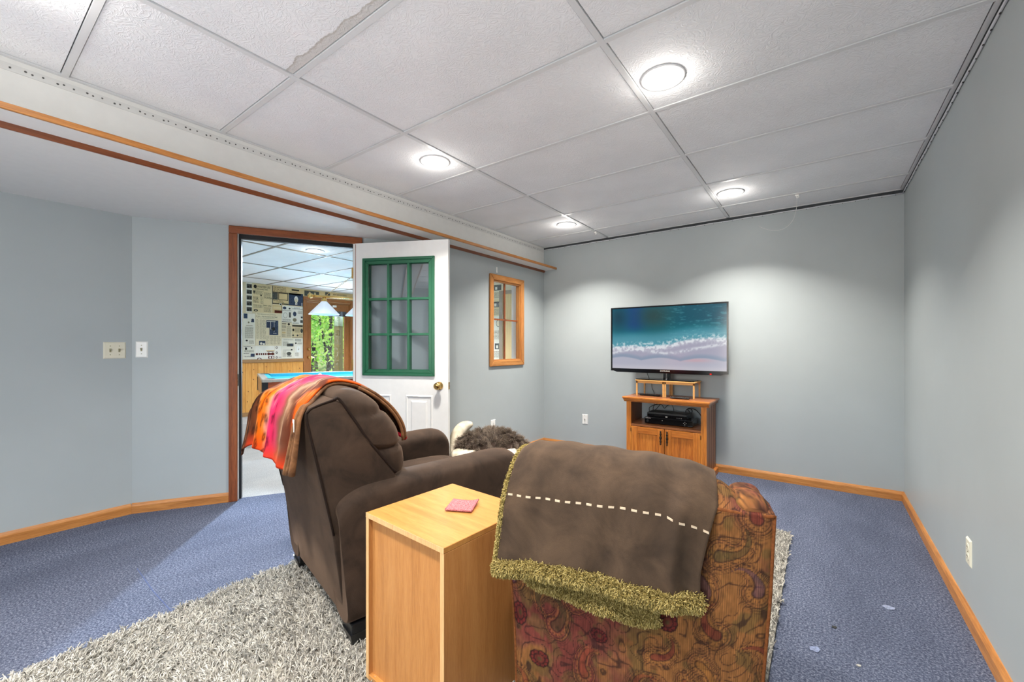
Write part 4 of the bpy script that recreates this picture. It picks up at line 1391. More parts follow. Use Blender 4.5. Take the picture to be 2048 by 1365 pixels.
for s in (-1, 1):
    MB().box(min(s * hw, s * (hw - 0.02)), max(s * hw, s * (hw - 0.02)), 0.02, cd, 0.05, ch - 0.045).build('side_panel', M['cab_dk'], cb)
    MB().box(min(s * hw, s * (hw - 0.045)), max(s * hw, s * (hw - 0.045)), 0.0, 0.022, 0.05, ch - 0.045).build('stile', M['cab_z'], cb, bevel=0.002)
    for k in range(3):
        yy = 0.10 + k * 0.09
        MB().box(min(s * hw, s * (hw + 0.001)), max(s * hw, s * (hw + 0.001)), yy, yy + 0.003, 0.06, ch - 0.05).build('board_groove', M['slot'], cb)
MB().box(-hw - 0.032, hw + 0.032, -0.032, cd + 0.008, ch - 0.020, ch).build('top', M['cab_dkx'], cb, bevel=0.006)
MB().box(-hw - 0.031, hw + 0.031, -0.0335, -0.006, ch - 0.0185, ch + 0.0006).build('top_front_rail', M['cab_x'], cb, bevel=0.004)
prof_ = [(-0.026, ch - 0.020), (-0.022, ch - 0.032), (-0.010, ch - 0.036), (-0.004, ch - 0.048), (0.01, ch - 0.048), (0.01, ch - 0.020)]
MB().extr(prof_, -hw - 0.022, hw + 0.022, 'x').build('cornice', M['cab_x'], cb)
MB().box(hw, hw + 0.022, 0.0, cd, ch - 0.040, ch - 0.020).build('cornice', M['cab_dk'], cb, bevel=0.005)
MB().box(-hw - 0.022, -hw, 0.0, cd, ch - 0.040, ch - 0.020).build('cornice', M['cab_dk'], cb, bevel=0.005)
MB().box(-hw + 0.02, hw - 0.02, 0.004, cd, 0.425, 0.443).build('shelf', M['cab_dkx'], cb)
MB().box(-hw + 0.02, hw - 0.02, cd - 0.012, cd - 0.004, 0.06, 0.425).build('back_panel', M['cab_dk'], cb)
MB().box(-hw + 0.02, hw - 0.02, 0.01, cd, 0.05, 0.068).build('bottom_board', M['cab_dk'], cb)
MB().box(-hw - 0.024, hw + 0.024, -0.024, cd + 0.002, 0.0, 0.058).build('plinth', M['cab_x'], cb, bevel=0.008)
for s in (-1, 1):
    x0, x1 = (0.003, hw - 0.047) if s > 0 else (-hw + 0.047, -0.003)
    fwd = 0.062
    dr_ = MB().box(x0 + fwd - 0.004, x1 - fwd + 0.004, 0.009, 0.016, 0.131, 0.364).build('door', M['cab_z'], cb)
    for a, b in ((x0, x0 + fwd), (x1 - fwd, x1)):
        MB().box(a, b, 0.0, 0.02, 0.075, 0.420).build('door_stile', M['cab_z'], dr_, bevel=0.0025)
    for a, b in ((0.360, 0.420), (0.075, 0.135)):
        MB().box(x0 + fwd, x1 - fwd, 0.0005, 0.019, a, b).build('door_rail', M['cab_x'], dr_)
    hx = x0 + 0.026 if s > 0 else x1 - 0.026
    MB().lathe([(0.001, 0.288), (0.006, 0.291), (0.008, 0.299), (0.004, 0.306), (0.0035, 0.309), (0.009, 0.316), (0.0095, 0.326), (0.005, 0.334), (0.010, 0.344), (0.012, 0.354), (0.010, 0.364), (0.005, 0.374), (0.0095, 0.382), (0.009, 0.392), (0.0035, 0.399), (0.004, 0.402), (0.008, 0.409), (0.006, 0.417), (0.001, 0.420)],
               (hx, -0.016, -0.012), 14).box(hx - 0.003, hx + 0.003, -0.016, 0.0, 0.296, 0.302).box(hx - 0.003, hx + 0.003, -0.016, 0.0, 0.382, 0.388).build('handle', M['bronze'], dr_, smooth=True)
    hx2 = x1 + 0.001 if s > 0 else x0 - 0.001
    for z in (0.385, 0.13):
        MB().lathe([(0.0035, -0.018), (0.0035, 0.018)], (hx2, -0.003, z), 8).build('hinge', M['bronze'], dr_)

# bamboo riser on the cabinet
M['bamboo'] = mat_wood('pale_bamboo', (178, 122, 62), (208, 154, 86), (224, 178, 112), axis=0, freq=60, rough=0.4, dist=0.4)
rs = empty('monitor_riser', (-1.192, 4.045, 0.7012), 0.0, 'pale bamboo six-legged riser standing on the cabinet under the television', 'stand')
rw_, rd_, rh_ = 0.54, 0.235, 0.156
MB().box(-rw_ / 2 - 0.006, rw_ / 2 + 0.006, -0.006, rd_ + 0.006, rh_ - 0.010, rh_).build('top_board', M['bamboo'], rs, bevel=0.002)
MB().box(-rw_ / 2, rw_ / 2, 0, 0.012, rh_ - 0.030, rh_ - 0.010).build('front_rail', M['bamboo'], rs)
MB().box(-rw_ / 2, rw_ / 2, rd_ - 0.012, rd_, rh_ - 0.026, rh_ - 0.010).build('back_rail', M['bamboo'], rs)
for xx in (-rw_ / 2 + 0.007, -0.009, 0.009, rw_ / 2 - 0.007):
    for yy in (0.0, rd_ - 0.013):
        MB().box(xx - 0.007, xx + 0.007, yy, yy + 0.013, 0.0, rh_ - 0.010).build('leg', M['bamboo'], rs, bevel=0.001, segs=1)

# ------------------------------------------------------------------ television
tv = empty('television', (-1.200, 4.10, 0.8585), 0.0, 'flat screen television showing surf on a beach, on the bamboo riser', 'television')
tz = 0.8585
x0, x1 = -1.745 + 1.2, -0.654 + 1.2
z0, z1 = 0.936 - tz, 1.578 - tz
MB().box(x0 + 0.01, x1 - 0.01, 0.012, 0.045, z0 + 0.02, z1 - 0.01).build('housing', M['black'], tv, bevel=0.006)
bz = MB()
for (a, b, c, d) in ((x0, x0 + 0.014, z0, z1), (x1 - 0.014, x1, z0, z1), (x0 + 0.014, x1 - 0.014, z1 - 0.014, z1), (x0 + 0.014, x1 - 0.014, z0, z0 + 0.026)):
    bz.box(a, b, 0.0, 0.016, c, d)
bz.build('bezel', M['blackgloss'], tv)
MB().extr([(x0 + 0.02, z0 + 0.004), (x0 + 0.06, z0 - 0.012), (x1 - 0.06, z0 - 0.012), (x1 - 0.02, z0 + 0.004)], 0.002, 0.030, 'y').build('lower_lip', M['blackgloss'], tv)
MB().box(0.395, 0.409, -0.002, 0.004, z0 - 0.008, z0 + 0.002).build('power_light', mat_emit('red_standby_light', (255, 40, 30), 1.5), tv)
nu, nv = 230, 130
U_, V_ = np.meshgrid(np.linspace(0, 1, nu), np.linspace(0, 1, nv))     # V_ = 0 bottom
wv = fbm(U_ * 5, V_ * 3, 71, 4)
fine = fbm(U_ * 60, V_ * 34, 72, 3)
C = np.zeros(U_.shape + (3,))
C[:] = (190, 190, 206)
C = lerpc(C, (206, 204, 214), sstep(0.5, 0.0, V_ / 0.2 + 0.0))
C = lerpc(C, (214, 176, 186), np.exp(-((U_ - 0.76) / 0.12) ** 2 - ((V_ - 0.155) / 0.03) ** 2) * 0.8)
wl1 = 0.12 + 0.05 * np.abs(np.sin(U_ * 9 + 0.6)) + 0.02 * wv
C = lerpc(C, (150, 164, 186), sstep(wl1, wl1 + 0.02, V_))
C = lerpc(C, (178, 176, 196), sstep(wl1 + 0.03, wl1 + 0.10, V_))
shore = 0.315 + 0.14 * sstep(0.1, 0.9, U_) + 0.05 * np.sin(U_ * 10) * 0.4 + 0.05 * (wv - 0.5)
sea = sstep(shore, shore + 0.05, V_)
deep = sstep(shore + 0.02, 0.9, V_)
Sx = np.zeros_like(C)
Sx[:] = (86, 160, 178)
Sx = lerpc(Sx, (18, 112, 128), sstep(0.1, 0.6, deep))
Sx = lerpc(Sx, (8, 88, 108), sstep(0.4, 0.9, deep) * sstep(0.4, 0.7, U_))
Sx = lerpc(Sx, (20, 78, 138), np.exp(-((U_ - 0.22) / 0.10) ** 2) * sstep(0.25, 0.8, deep))
Sx = lerpc(Sx, (52, 70, 66), np.exp(-((U_ - 0.40) / 0.16) ** 2 - ((V_ - 0.86) / 0.22) ** 2) * 0.8)
Sx = lerpc(Sx, (10, 50, 70), np.exp(-((U_ - 0.06) / 0.09) ** 2 - ((V_ - 0.85) / 0.2) ** 2) * 0.7)
rip_ = fbm(U_ * 26 + V_ * 8, V_ * 46, 74, 3)
Sx = lerpc(Sx, (120, 196, 204), sstep(0.58, 0.75, rip_) * 0.35 * sstep(0.35, 0.7, U_))
C = C * (1 - sea[..., None]) + Sx * sea[..., None]
dsh = V_ - shore
foam = np.exp(-((dsh - 0.01) / 0.035) ** 2) + 0.55 * np.exp(-((dsh + 0.075 - 0.05 * np.sin(U_ * 7)) / 0.025) ** 2)
C = lerpc(C, (236, 240, 246), np.clip(foam * (0.35 + 1.1 * sstep(0.35, 0.62, fine)), 0, 1))
C = lerpc(C, (226, 238, 242), np.exp(-((dsh - 0.07) / 0.03) ** 2) * sstep(0.5, 0.7, fine) * 0.8)
Psc = np.zeros((nv, nu, 3))
Psc[..., 0] = x0 + 0.013 + U_ * (x1 - x0 - 0.026)
Psc[..., 1] = 0.006
Psc[..., 2] = z0 + 0.025 + V_ * (z1 - z0 - 0.038)
scn = NT('beach_picture_screen')
at = scn.n('ShaderNodeAttribute', attribute_name='Col')
bs = scn.bsdf((0.004, 0.004, 0.005, 1), 0.12, 0, None, 0.4)
scn.l(at.outputs['Color'], bs.inputs['Emission Color'])
bs.inputs['Emission Strength'].default_value = 0.80
MB().grid(Psc).build('screen', scn.m, tv, smooth=True, colors=linA(C).reshape(-1, 3))
MB().lathe([(0.034, 0.008), (0.034, z0 + 0.06)], (0, 0.06, 0), 20).box(-0.045, 0.045, 0.04, 0.07, z0 - 0.005, z0 + 0.06).build('stand_neck', M['blackgloss'], tv, smooth=False)
MB().prism([(-0.27, -0.035), (-0.25, -0.048), (0.25, -0.048), (0.27, -0.035), (0.27, 0.13), (0.25, 0.145), (-0.25, 0.145), (-0.27, 0.13)], 0.0, 0.008).build('stand_base', M['blackgloss'], tv, bevel=0.002)
text_mesh('SAMSUNG', 0.0175, 'maker_lettering', M['plate'], tv, (0, -0.0012, z0 + 0.006), (R(90), 0, 0), 'CENTER', 1.15)

# ------------------------------------------------------------------ players, remotes and cables
bx_ = empty('cable_box', (-1.150, 4.02, 0.4445), R(3), 'larger black set-top box at the bottom of the cabinet shelf', 'media player')
MB().box(-0.215, 0.215, 0, 0.22, 0.006, 0.064).build('case', M['blackgloss'], bx_, bevel=0.003)
MB().box(-0.213, 0.213, -0.003, 0.001, 0.010, 0.060).build('front_panel', M['blackgloss'], bx_)
for xx, zz in ((0.150, 0.045), (0.150, 0.023), (0.139, 0.034), (0.161, 0.034)):
    MB().box(xx - 0.002, xx + 0.002, -0.0042, -0.0028, zz - 0.002, zz + 0.002).build('button', M['plate'], bx_)
MB().box(-0.052, -0.048, -0.0042, -0.0028, 0.040, 0.044).build('status_light', M['plate'], bx_)
MB().lathe([(0.012, -0.008), (0.012, -0.002)], (-0.185, 0, 0.030), 16, 'y').build('dial', M['black'], bx_)
text_mesh('SAMSUNG', 0.010, 'maker_lettering', M['plate'], bx_, (-0.205, -0.0042, 0.052), (R(90), 0, 0), 'LEFT', 1.1)
for sx_ in (-0.18, 0.18):
    MB().lathe([(0.010, 0), (0.010, 0.006)], (sx_, 0.03, 0), 10).lathe([(0.010, 0), (0.010, 0.006)], (sx_, 0.19, 0), 10).build('foot', M['black'], bx_)
pl_ = empty('disc_player', (-1.165, 4.03, 0.5087), R(2), 'slim black disc player stacked on the larger set-top box', 'media player')
MB().box(-0.180, 0.180, 0, 0.19, 0.003, 0.045).build('case', M['black'], pl_, bevel=0.003)
MB().box(-0.178, 0.178, -0.003, 0.001, 0.006, 0.030).build('front_panel', M['blackgloss'], pl_)
MB().box(-0.11, 0.02, -0.0038, -0.0025, 0.020, 0.0215).build('tray_slot', M['slot'], pl_)
MB().box(-0.009, 0.009, -0.0042, -0.0028, 0.010, 0.016).build('disc_badge', M['plate'], pl_)
for k in range(3):
    MB().box(0.09 + k * 0.018, 0.100 + k * 0.018, -0.0042, -0.0028, 0.010, 0.013).build('button', M['steel'], pl_)
for sx_ in (-0.15, 0.15):
    MB().lathe([(0.008, 0), (0.008, 0.003)], (sx_, 0.03, 0), 10).lathe([(0.008, 0), (0.008, 0.003)], (sx_, 0.16, 0), 10).build('foot', M['black'], pl_)
def remote(loc, rz, ln, label, mat):
    e = empty('remote_control', loc, rz, label, 'remote')
    MB().box(-ln / 2, ln / 2, -0.022, 0.022, 0, 0.014).build('body', mat, e, bevel=0.006, segs=3)
    mb = MB()
    for i in range(7):
        for j in range(3):
            mb.box(-ln / 2 + 0.02 + i * ln * 0.11, -ln / 2 + 0.027 + i * ln * 0.11, -0.013 + j * 0.010, -0.008 + j * 0.010, 0.0138, 0.0155)
    mb.build('buttons', M['steel'], e)
remote((-1.045, 4.030, 0.7015), R(-4), 0.17, 'black remote control on the cabinet under the right half of the bamboo riser', M['black'])
remote((-1.350, 4.120, 0.7015), R(-3), 0.20, 'dark remote control on the cabinet under the left half of the bamboo riser', M['black'])
def cable(name, pts, r, label, n=60):
    return tag(MB().tube(cr(pts, n), r, 6).build(name, M['black'], smooth=True), label, 'cable')
cable('power_cable', [(-1.40, 4.15, 0.95), (-1.375, 4.17, 0.87), (-1.39, 4.285, 0.83), (-1.385, 4.295, 0.76), (-1.37, 4.322, 0.69), (-1.37, 4.322, 0.58)], 0.0028, 'thin black cable hanging down behind the left side of the bamboo riser')
cable('coiled_cable', [(-1.39, 4.255, 0.50), (-1.40, 4.255, 0.56), (-1.34, 4.25, 0.60), (-1.29, 4.25, 0.615), (-1.31, 4.255, 0.58), (-1.36, 4.26, 0.53), (-1.35, 4.25, 0.59), (-1.28, 4.25, 0.605), (-1.25, 4.255, 0.57), (-1.22, 4.26, 0.60), (-1.18, 4.25, 0.61), (-1.16, 4.255, 0.56), (-1.165, 4.26, 0.50)], 0.0032, 'black cable coiled behind the left of the disc player', 110)
cable('coiled_cable', [(-1.03, 4.25, 0.50), (-1.05, 4.25, 0.555), (-1.02, 4.25, 0.590), (-0.99, 4.245, 0.575), (-1.0, 4.255, 0.545), (-1.03, 4.255, 0.580), (-0.97, 4.25, 0.585), (-0.93, 4.25, 0.555), (-0.90, 4.25, 0.51)], 0.0042, 'black cable bundled behind the right of the disc player', 90)

# ------------------------------------------------------------------ small marks on the carpet
lint = mat_plain('lint_grey', (176, 182, 196), 0.95, spec=0.05)
for nm, (x, yv), sx_, rz, c, lb in (('lint_scrap', (0.248, 2.536), 0.038, 0.3, (168, 178, 206), 'pale square carpet scrap nearest the right baseboard'),
                                ('lint_scrap', (-0.018, 2.018), 0.034, 1.0, (150, 162, 196), 'flattened pale carpet patch beside the edge of the rug'),
                                ('lint_scrap', (0.113, 2.010), 0.012, 0.5, (226, 222, 210), 'tiny cream lint scrap lying on the blue carpet'),
                                ('lint_scrap', (0.046, 2.225), 0.016, 0.8, (70, 72, 70), 'small dark fluff speck lying on the blue carpet')):
    t = carpet_mat('carpet_scrap', tuple(int(v * 0.8) for v in c), c, tuple(min(255, int(v * 1.12)) for v in c))
    mb = MB()
    pts = [(math.cos(a) * sx_ * (0.6 + 0.15 * math.sin(a * 5)), math.sin(a) * sx_ * 0.45 * (1 + 0.2 * math.cos(a * 3))) for a in np.linspace(0, 2 * PI, 14)[:-1]]
    tag(mb.prism(pts, 0.0, 0.003).build(nm, t, loc=(x, yv, 0.0005), rotz=rz), lb, 'lint')

# ================================================================== POOL ROOM beyond the doorway
XP, YP, HP = -7.82, 5.60, 2.268
pool_floor = [(XP, -0.6), (-4.03, -0.6), (-4.03, 0.807), dw(0.0, 0.12), dw(0.637, 0.12), dw(0.637, 0.06), dw(1.48, 0.06), dw(1.48, 0.12), dw(2.35, 0.12), (-2.84, 2.82), (-2.84, YP), (XP, YP)]
struct(MB().prism(pool_floor, -0.06, 0.0), 'floor_pool_room', M['carpet2'])
struct(MB().box(XP, -4.03, -0.7, -0.6, 0, HP + 0.3), 'wall_pool_near', M['white'])
struct(MB().box(XL - 0.101, XL - 0.1, -0.6, 0.807, 0, HP + 0.2), 'wall_pool_back', M['white'])
struct(MB().box(-2.84, -2.72, YF + 0.1, YP + 0.1, 0, HP + 0.3), 'wall_pool_right', M['white'])
paper = NT('newsprint_wallpaper')
nv_ = paper.noise(paper.coords(), 2.6, 4, 0.6)
paper.bsdf(paper.ramp(nv_, [(0.3, lin((206, 190, 152))), (0.55, lin((220, 208, 178))), (0.75, lin((226, 218, 198)))]), 0.7, 0, None, 0.2)
wpf = struct(MB().box(XP - 0.12, XP, -0.6, 4.085, 0, HP + 0.3).box(XP - 0.12, XP, 5.015, YP, 0, HP + 0.3).box(XP - 0.12, XP, 4.085, 5.015, 2.06, HP + 0.3), 'wall_pool_far', paper.m)
wps = struct(MB().box(XP, -2.84, YP, YP + 0.12, 0, HP + 0.3), 'wall_pool_side', paper.m)
page_m = [mat_plain('page_' + n, c, 0.7, spec=0.15, var=0.05, nscale=9) for n, c in (('cream', (224, 212, 180)), ('tan', (212, 188, 140)), ('pale', (226, 222, 206)), ('straw', (218, 200, 158)), ('white', (232, 228, 216)))]
ink = mat_plain('newspaper_ink', (52, 50, 46), 0.8, spec=0.1, var=0.3, nscale=160)
ink_grey = mat_plain('newspaper_text_grey', (136, 126, 104), 0.8, spec=0.1, var=0.2, nscale=200)
ink_blue = mat_plain('blue_grey_halftone', (62, 72, 92), 0.8, spec=0.1, var=0.45, nscale=70)
ink_photo = mat_plain('grey_halftone', (84, 84, 78), 0.8, spec=0.1, var=0.6, nscale=60)
ink_brown = mat_plain('sepia_halftone', (92, 44, 34), 0.8, spec=0.1, var=0.45, nscale=60)
class Page:
    def __init__(s, wall, face, base, y0, y1, z0, z1, m):
        s.face, s.base, s.o = face, base, (y0, z0, y1 - y0, z1 - z0)
        s.p = s.box(y0, y1, z0, z1, 0.0, 0.002).build('newspaper_page', page_m[m], wall)
        s.wall = wall
        s.acc = {}
    def pt(s, u, z, off):
        return (s.base + off, u, z) if s.face == 'x' else (u, s.base - off, z)
    def box(s, a, b, c, d, o0, o1):
        mb = MB()
        p, q = s.pt(a, c, o0), s.pt(b, d, o1)
        return mb.box(min(p[0], q[0]), max(p[0], q[0]), min(p[1], q[1]), max(p[1], q[1]), min(p[2], q[2]), max(p[2], q[2]))
    def rect(s, a, b, c, d, mat, off=0.0026):
        """printed block; fractions of the page"""
        y0, z0, w, h = s.o
        mb = s.acc.setdefault(mat.name, (MB(), mat))[0]
        pts = [s.pt(y0 + w * a, z0 + h * c, off), s.pt(y0 + w * b, z0 + h * c, off), s.pt(y0 + w * b, z0 + h * d, off), s.pt(y0 + w * a, z0 + h * d, off)]
        mb.add(pts, [(0, 1, 2, 3)])
        return s
    def oval(s, cx, cz, rx_, rz_, mat, off=0.0030, n=16):
        y0, z0, w, h = s.o
        mb = s.acc.setdefault(mat.name, (MB(), mat))[0]
        mb.add([s.pt(y0 + w * cx + rx_ * math.cos(2 * PI * k / n), z0 + h * cz + rz_ * math.sin(2 * PI * k / n), off) for k in range(n)], [tuple(range(n))])
        return s
    def lines(s, a, b, c, d, n, mat=None, seed=1):
        r = random.Random(seed)
        for k in range(n):
            z = d - (d - c) * (k + 0.5) / n
            hh = (d - c) / n * 0.24
            x = a
            while x < b - 0.02:
                w = r.uniform(0.05, 0.14) * (b - a) / 0.5
                s.rect(x, min(b, x + w), z - hh, z + hh, mat or ink_grey)
                x += w + 0.02
        return s
    def text(s, body, a, c, size, mat=None, sx=1.0):
        y0, z0, w, h = s.o
        p = s.pt(y0 + w * a, z0 + h * c, 0.003)
        rot = (R(90), 0, R(90)) if s.face == 'x' else (R(90), 0, 0)
        text_mesh(body, size, 'headline', mat or ink, s.p, p, rot, 'LEFT', sx)
        return s
    def done(s):
        for mb, mat in s.acc.values():
            o = mb.build('print', mat, s.p, fixn=False)
            o['kind'] = 'stuff'
def far(*a):
    return Page(wpf, 'x', XP, *a)
p = far(3.060, 3.155, 1.762, HP, 2)
for k in range(5):
    p.rect(0.12, 0.97, 0.04 + k * 0.195, 0.18 + k * 0.195, ink_photo)
    p.rect(0.2, 0.5, 0.06 + k * 0.195, 0.12 + k * 0.195, ink, 0.0030)
    p.rect(0.62, 0.86, 0.07 + k * 0.195, 0.14 + k * 0.195, ink, 0.0030)
p.done()
p = far(3.161, 3.473, 1.771, HP, 3)
p.oval(0.14, 0.895, 0.026, 0.030, ink).text('WINTER USE', 0.24, 0.865, 0.052, sx=0.72).text('HARDWARE TIRES', 0.16, 0.795, 0.030, sx=0.8)
p.text('FLOUR', 0.62, 0.50, 0.040).text('SEED SALE', 0.56, 0.235, 0.034, sx=0.85).rect(0.555, 0.562, 0.02, 0.78, ink_grey)
p.lines(0.05, 0.52, 0.62, 0.76, 4, seed=2).lines(0.05, 0.30, 0.33, 0.55, 5, ink, 3).lines(0.42, 0.53, 0.30, 0.55, 6, ink, 4).lines(0.6, 0.95, 0.54, 0.72, 4, seed=5).lines(0.6, 0.95, 0.03, 0.20, 4, seed=6).lines(0.05, 0.5, 0.16, 0.28, 3, seed=8)
p.oval(0.17, 0.07, 0.034, 0.020, ink).oval(0.17, 0.07, 0.016, 0.008, page_m[3], 0.0034).oval(0.44, 0.60, 0.012, 0.016, ink).rect(0.04, 0.14, 0.66, 0.75, ink_photo)
p.done()
p = far(3.484, 3.766, 1.933, 2.262, 1)
p.rect(0, 0.035, 0, 1, ink).rect(0, 1, 0.655, 0.69, ink).text('THE SAFEST PLACE', 0.07, 0.90, 0.031, sx=0.82).text('ON THE STREET IS', 0.07, 0.80, 0.031, sx=0.86).text('IN THE STREET CAR', 0.07, 0.71, 0.031, sx=0.80)
p.rect(0.03, 0.33, 0.26, 0.65, ink_photo).rect(0.36, 0.97, 0.26, 0.65, ink).rect(0.40, 0.93, 0.29, 0.62, page_m[1], 0.0030)
y0_, z0_, w_, h_ = p.o
p.lines(0.43, 0.90, 0.31, 0.60, 6, ink_grey, 9).text('SAVE TIME  RIDE THE', 0.05, 0.19, 0.020, sx=0.9).text('STREET CARS', 0.25, 0.115, 0.022).rect(0.03, 1, 0.03, 0.085, ink).oval(0.50, 0.03, 0.022, 0.024, page_m[2], 0.0032).oval(0.50, 0.03, 0.014, 0.015, ink_photo, 0.0036)
p.done()
p = far(3.768, 4.029, 1.931, 2.255, 1)
p.rect(0.2, 0.72, 0.86, 0.95, ink).rect(0.10, 0.60, 0.76, 0.80, ink_grey).rect(0.0, 1, 0.02, 0.72, ink_blue).rect(0.02, 0.86, 0.62, 0.72, ink)
p.oval(0.52, 0.39, 0.036, 0.056, page_m[4], 0.0032).oval(0.52, 0.30, 0.030, 0.034, page_m[0], 0.0033).oval(0.48, 0.41, 0.007, 0.005, ink, 0.0038).oval(0.57, 0.41, 0.007, 0.005, ink, 0.0038).rect(0.46, 0.58, 0.285, 0.305, ink_photo, 0.0038).rect(0.46, 0.59, 0.08, 0.20, page_m[4], 0.0032).rect(0.51, 0.545, 0.04, 0.19, ink, 0.0036).rect(0.90, 0.95, 0.03, 0.22, page_m[4], 0.0032)
p.done()
p = far(3.484, 3.654, 1.774, 1.925, 1)
p.rect(0.22, 0.98, 0.05, 0.38, ink_brown).rect(0.1, 0.9, 0.52, 0.80, page_m[3], 0.0028)
p.done()
p = far(3.215, 3.640, 1.203, 1.767, 0)
p.text('THE MINNEAPOLIS JOURNAL', 0.05, 0.945, 0.026, ink_grey, 0.90).text('M. & St. L. Rails Evacuated in New Flood', 0.015, 0.875, 0.030, sx=0.70).text('Train Service Out into New York Sunday', 0.05, 0.835, 0.018, ink_grey, 0.95)
p.rect(0.40, 0.87, 0.55, 0.785, ink_blue).rect(0.52, 0.87, 0.33, 0.55, ink_blue).rect(0.12, 0.36, 0.01, 0.14, ink_blue)
for a, b, c, d in ((0.42, 0.76, 0.74, 0.755), (0.56, 0.575, 0.50, 0.74), (0.70, 0.712, 0.42, 0.76), (0.60, 0.72, 0.48, 0.492), (0.66, 0.80, 0.38, 0.392)):
    p.rect(a, b, c, d, page_m[2], 0.0032)
p.oval(0.68, 0.52, 0.028, 0.034, ink, 0.0034).oval(0.20, 0.06, 0.02, 0.022, page_m[2], 0.0034).oval(0.30, 0.04, 0.018, 0.018, page_m[2], 0.0034)
for c0, c1 in ((0.02, 0.12), (0.15, 0.25), (0.27, 0.38)):
    p.lines(c0, c1, 0.20, 0.80, 26, seed=int(c0 * 100) + 10)
for c0, c1 in ((0.40, 0.50), (0.53, 0.66), (0.68, 0.80), (0.83, 0.97)):
    p.lines(c0, c1, 0.03, 0.30, 12, seed=int(c0 * 100) + 10)
p.done()
p = far(3.016, 3.203, 1.203, 1.746, 2)
p.rect(0.05, 0.36, 0.84, 0.99, ink_blue).oval(0.80, 0.80, 0.022, 0.022, ink_blue).rect(0.66, 0.92, 0.73, 0.77, ink_blue).oval(0.46, 0.72, 0.014, 0.016, ink_grey).rect(0.25, 0.80, 0.615, 0.628, ink_grey).lines(0.15, 0.85, 0.22, 0.58, 18, seed=31).oval(0.30, 0.15, 0.018, 0.014, ink).lines(0.5, 0.9, 0.05, 0.16, 5, seed=33)
p.done()
p = far(3.644, 3.823, 1.623, 1.925, 4)
p.oval(0.28, 0.86, 0.032, 0.026, ink_blue).oval(0.78, 0.84, 0.018, 0.014, ink).lines(0.08, 0.92, 0.68, 0.75, 2, ink_grey, 41).oval(0.36, 0.42, 0.036, 0.050, ink_grey).oval(0.36, 0.42, 0.031, 0.044, page_m[4], 0.0034).rect(0.72, 0.90, 0.30, 0.62, ink_photo).lines(0.08, 0.92, 0.10, 0.20, 3, seed=43).rect(0.02, 0.98, 0.02, 0.05, ink)
p.done()
p = far(3.644, 3.823, 1.341, 1.619, 0)
p.rect(0.02, 0.45, 0.88, 0.95, ink_grey).oval(0.70, 0.90, 0.022, 0.020, ink).lines(0.02, 0.42, 0.64, 0.82, 3, ink, 45).rect(0.42, 0.43, 0.02, 0.82, ink_grey).lines(0.50, 0.94, 0.04, 0.78, 16, seed=46).rect(0.03, 0.38, 0.28, 0.40, page_m[1], 0.0030).lines(0.02, 0.38, 0.05, 0.24, 4, seed=47).lines(0.02, 0.38, 0.45, 0.60, 4, seed=48)
p.done()
p = far(3.827, 4.029, 1.591, 1.925, 4)
p.text('LUCKY', 0.18, 0.88, 0.034, ink_blue).rect(0.02, 0.98, 0.85, 0.87, ink).oval(0.24, 0.58, 0.032, 0.044, ink_blue).lines(0.52, 0.94, 0.60, 0.78, 4, seed=51).oval(0.24, 0.25, 0.036, 0.034, ink_grey).rect(0.75, 0.98, 0.10, 0.26, ink_photo).rect(0.80, 0.98, 0.36, 0.46, ink_photo).lines(0.05, 0.6, 0.03, 0.12, 2, seed=53)
p.done()
p = far(3.827, 4.029, 1.347, 1.585, 3)
p.rect(0.02, 0.98, 0.86, 0.98, ink).oval(0.12, 0.60, 0.018, 0.024, ink).oval(0.88, 0.55, 0.024, 0.040, ink_photo).lines(0.25, 0.72, 0.40, 0.78, 6, seed=55).oval(0.10, 0.18, 0.016, 0.018, ink_photo).oval(0.50, 0.18, 0.018, 0.018, ink_photo).rect(0.02, 0.98, 0.01, 0.04, ink_photo).lines(0.62, 0.94, 0.08, 0.30, 4, seed=57)
p.done()
p = far(3.644, 3.865, 0.966, 1.335, 2)
p.text('Great Northern', 0.14, 0.91, 0.026, ink_grey).lines(0.10, 0.55, 0.62, 0.84, 7, seed=61).rect(0.42, 0.95, 0.60, 0.74, ink_photo).oval(0.78, 0.68, 0.024, 0.022, ink_blue).rect(0.10, 0.90, 0.415, 0.43, ink).oval(0.80, 0.43, 0.015, 0.013, ink).oval(0.58, 0.24, 0.042, 0.034, ink_photo).rect(0.40, 0.80, 0.10, 0.14, ink_photo).lines(0.08, 0.36, 0.08, 0.38, 8, seed=63)
p.done()
p = far(3.868, 4.029, 0.966, 1.335, 4)
p.lines(0.10, 0.80, 0.84, 0.98, 3, ink_photo, 65).oval(0.18, 0.76, 0.016, 0.016, ink).lines(0.35, 0.9, 0.70, 0.80, 3, seed=66).lines(0.1, 0.5, 0.1, 0.3, 5, seed=67)
p.done()
p = far(3.207, 3.523, 0.966, 1.199, 4)
p.rect(0.02, 0.98, 0.30, 0.44, ink_brown)
for k, (cx_, wd_) in enumerate(((0.08, .05), (0.18, .05), (0.29, .055), (0.40, .06), (0.52, .065))):
    p.rect(cx_ + 0.055, cx_ + 0.085, 0.24, 0.52, page_m[4], 0.0032)
p.oval(0.68, 0.38, 0.022, 0.026, ink_brown).oval(0.90, 0.38, 0.022, 0.026, ink_brown).rect(0.55, 0.98, 0.58, 0.66, page_m[1], 0.0032).rect(0.60, 0.95, 0.545, 0.575, ink_brown, 0.0034).rect(0.66, 0.98, 0.02, 0.20, ink_brown).oval(0.76, 0.11, 0.015, 0.018, page_m[4], 0.0034).oval(0.90, 0.11, 0.015, 0.018, page_m[4], 0.0034).oval(0.20, 0.0, 0.036, 0.024, ink_brown).oval(0.20, -0.02, 0.022, 0.018, page_m[4], 0.0034)
p.done()
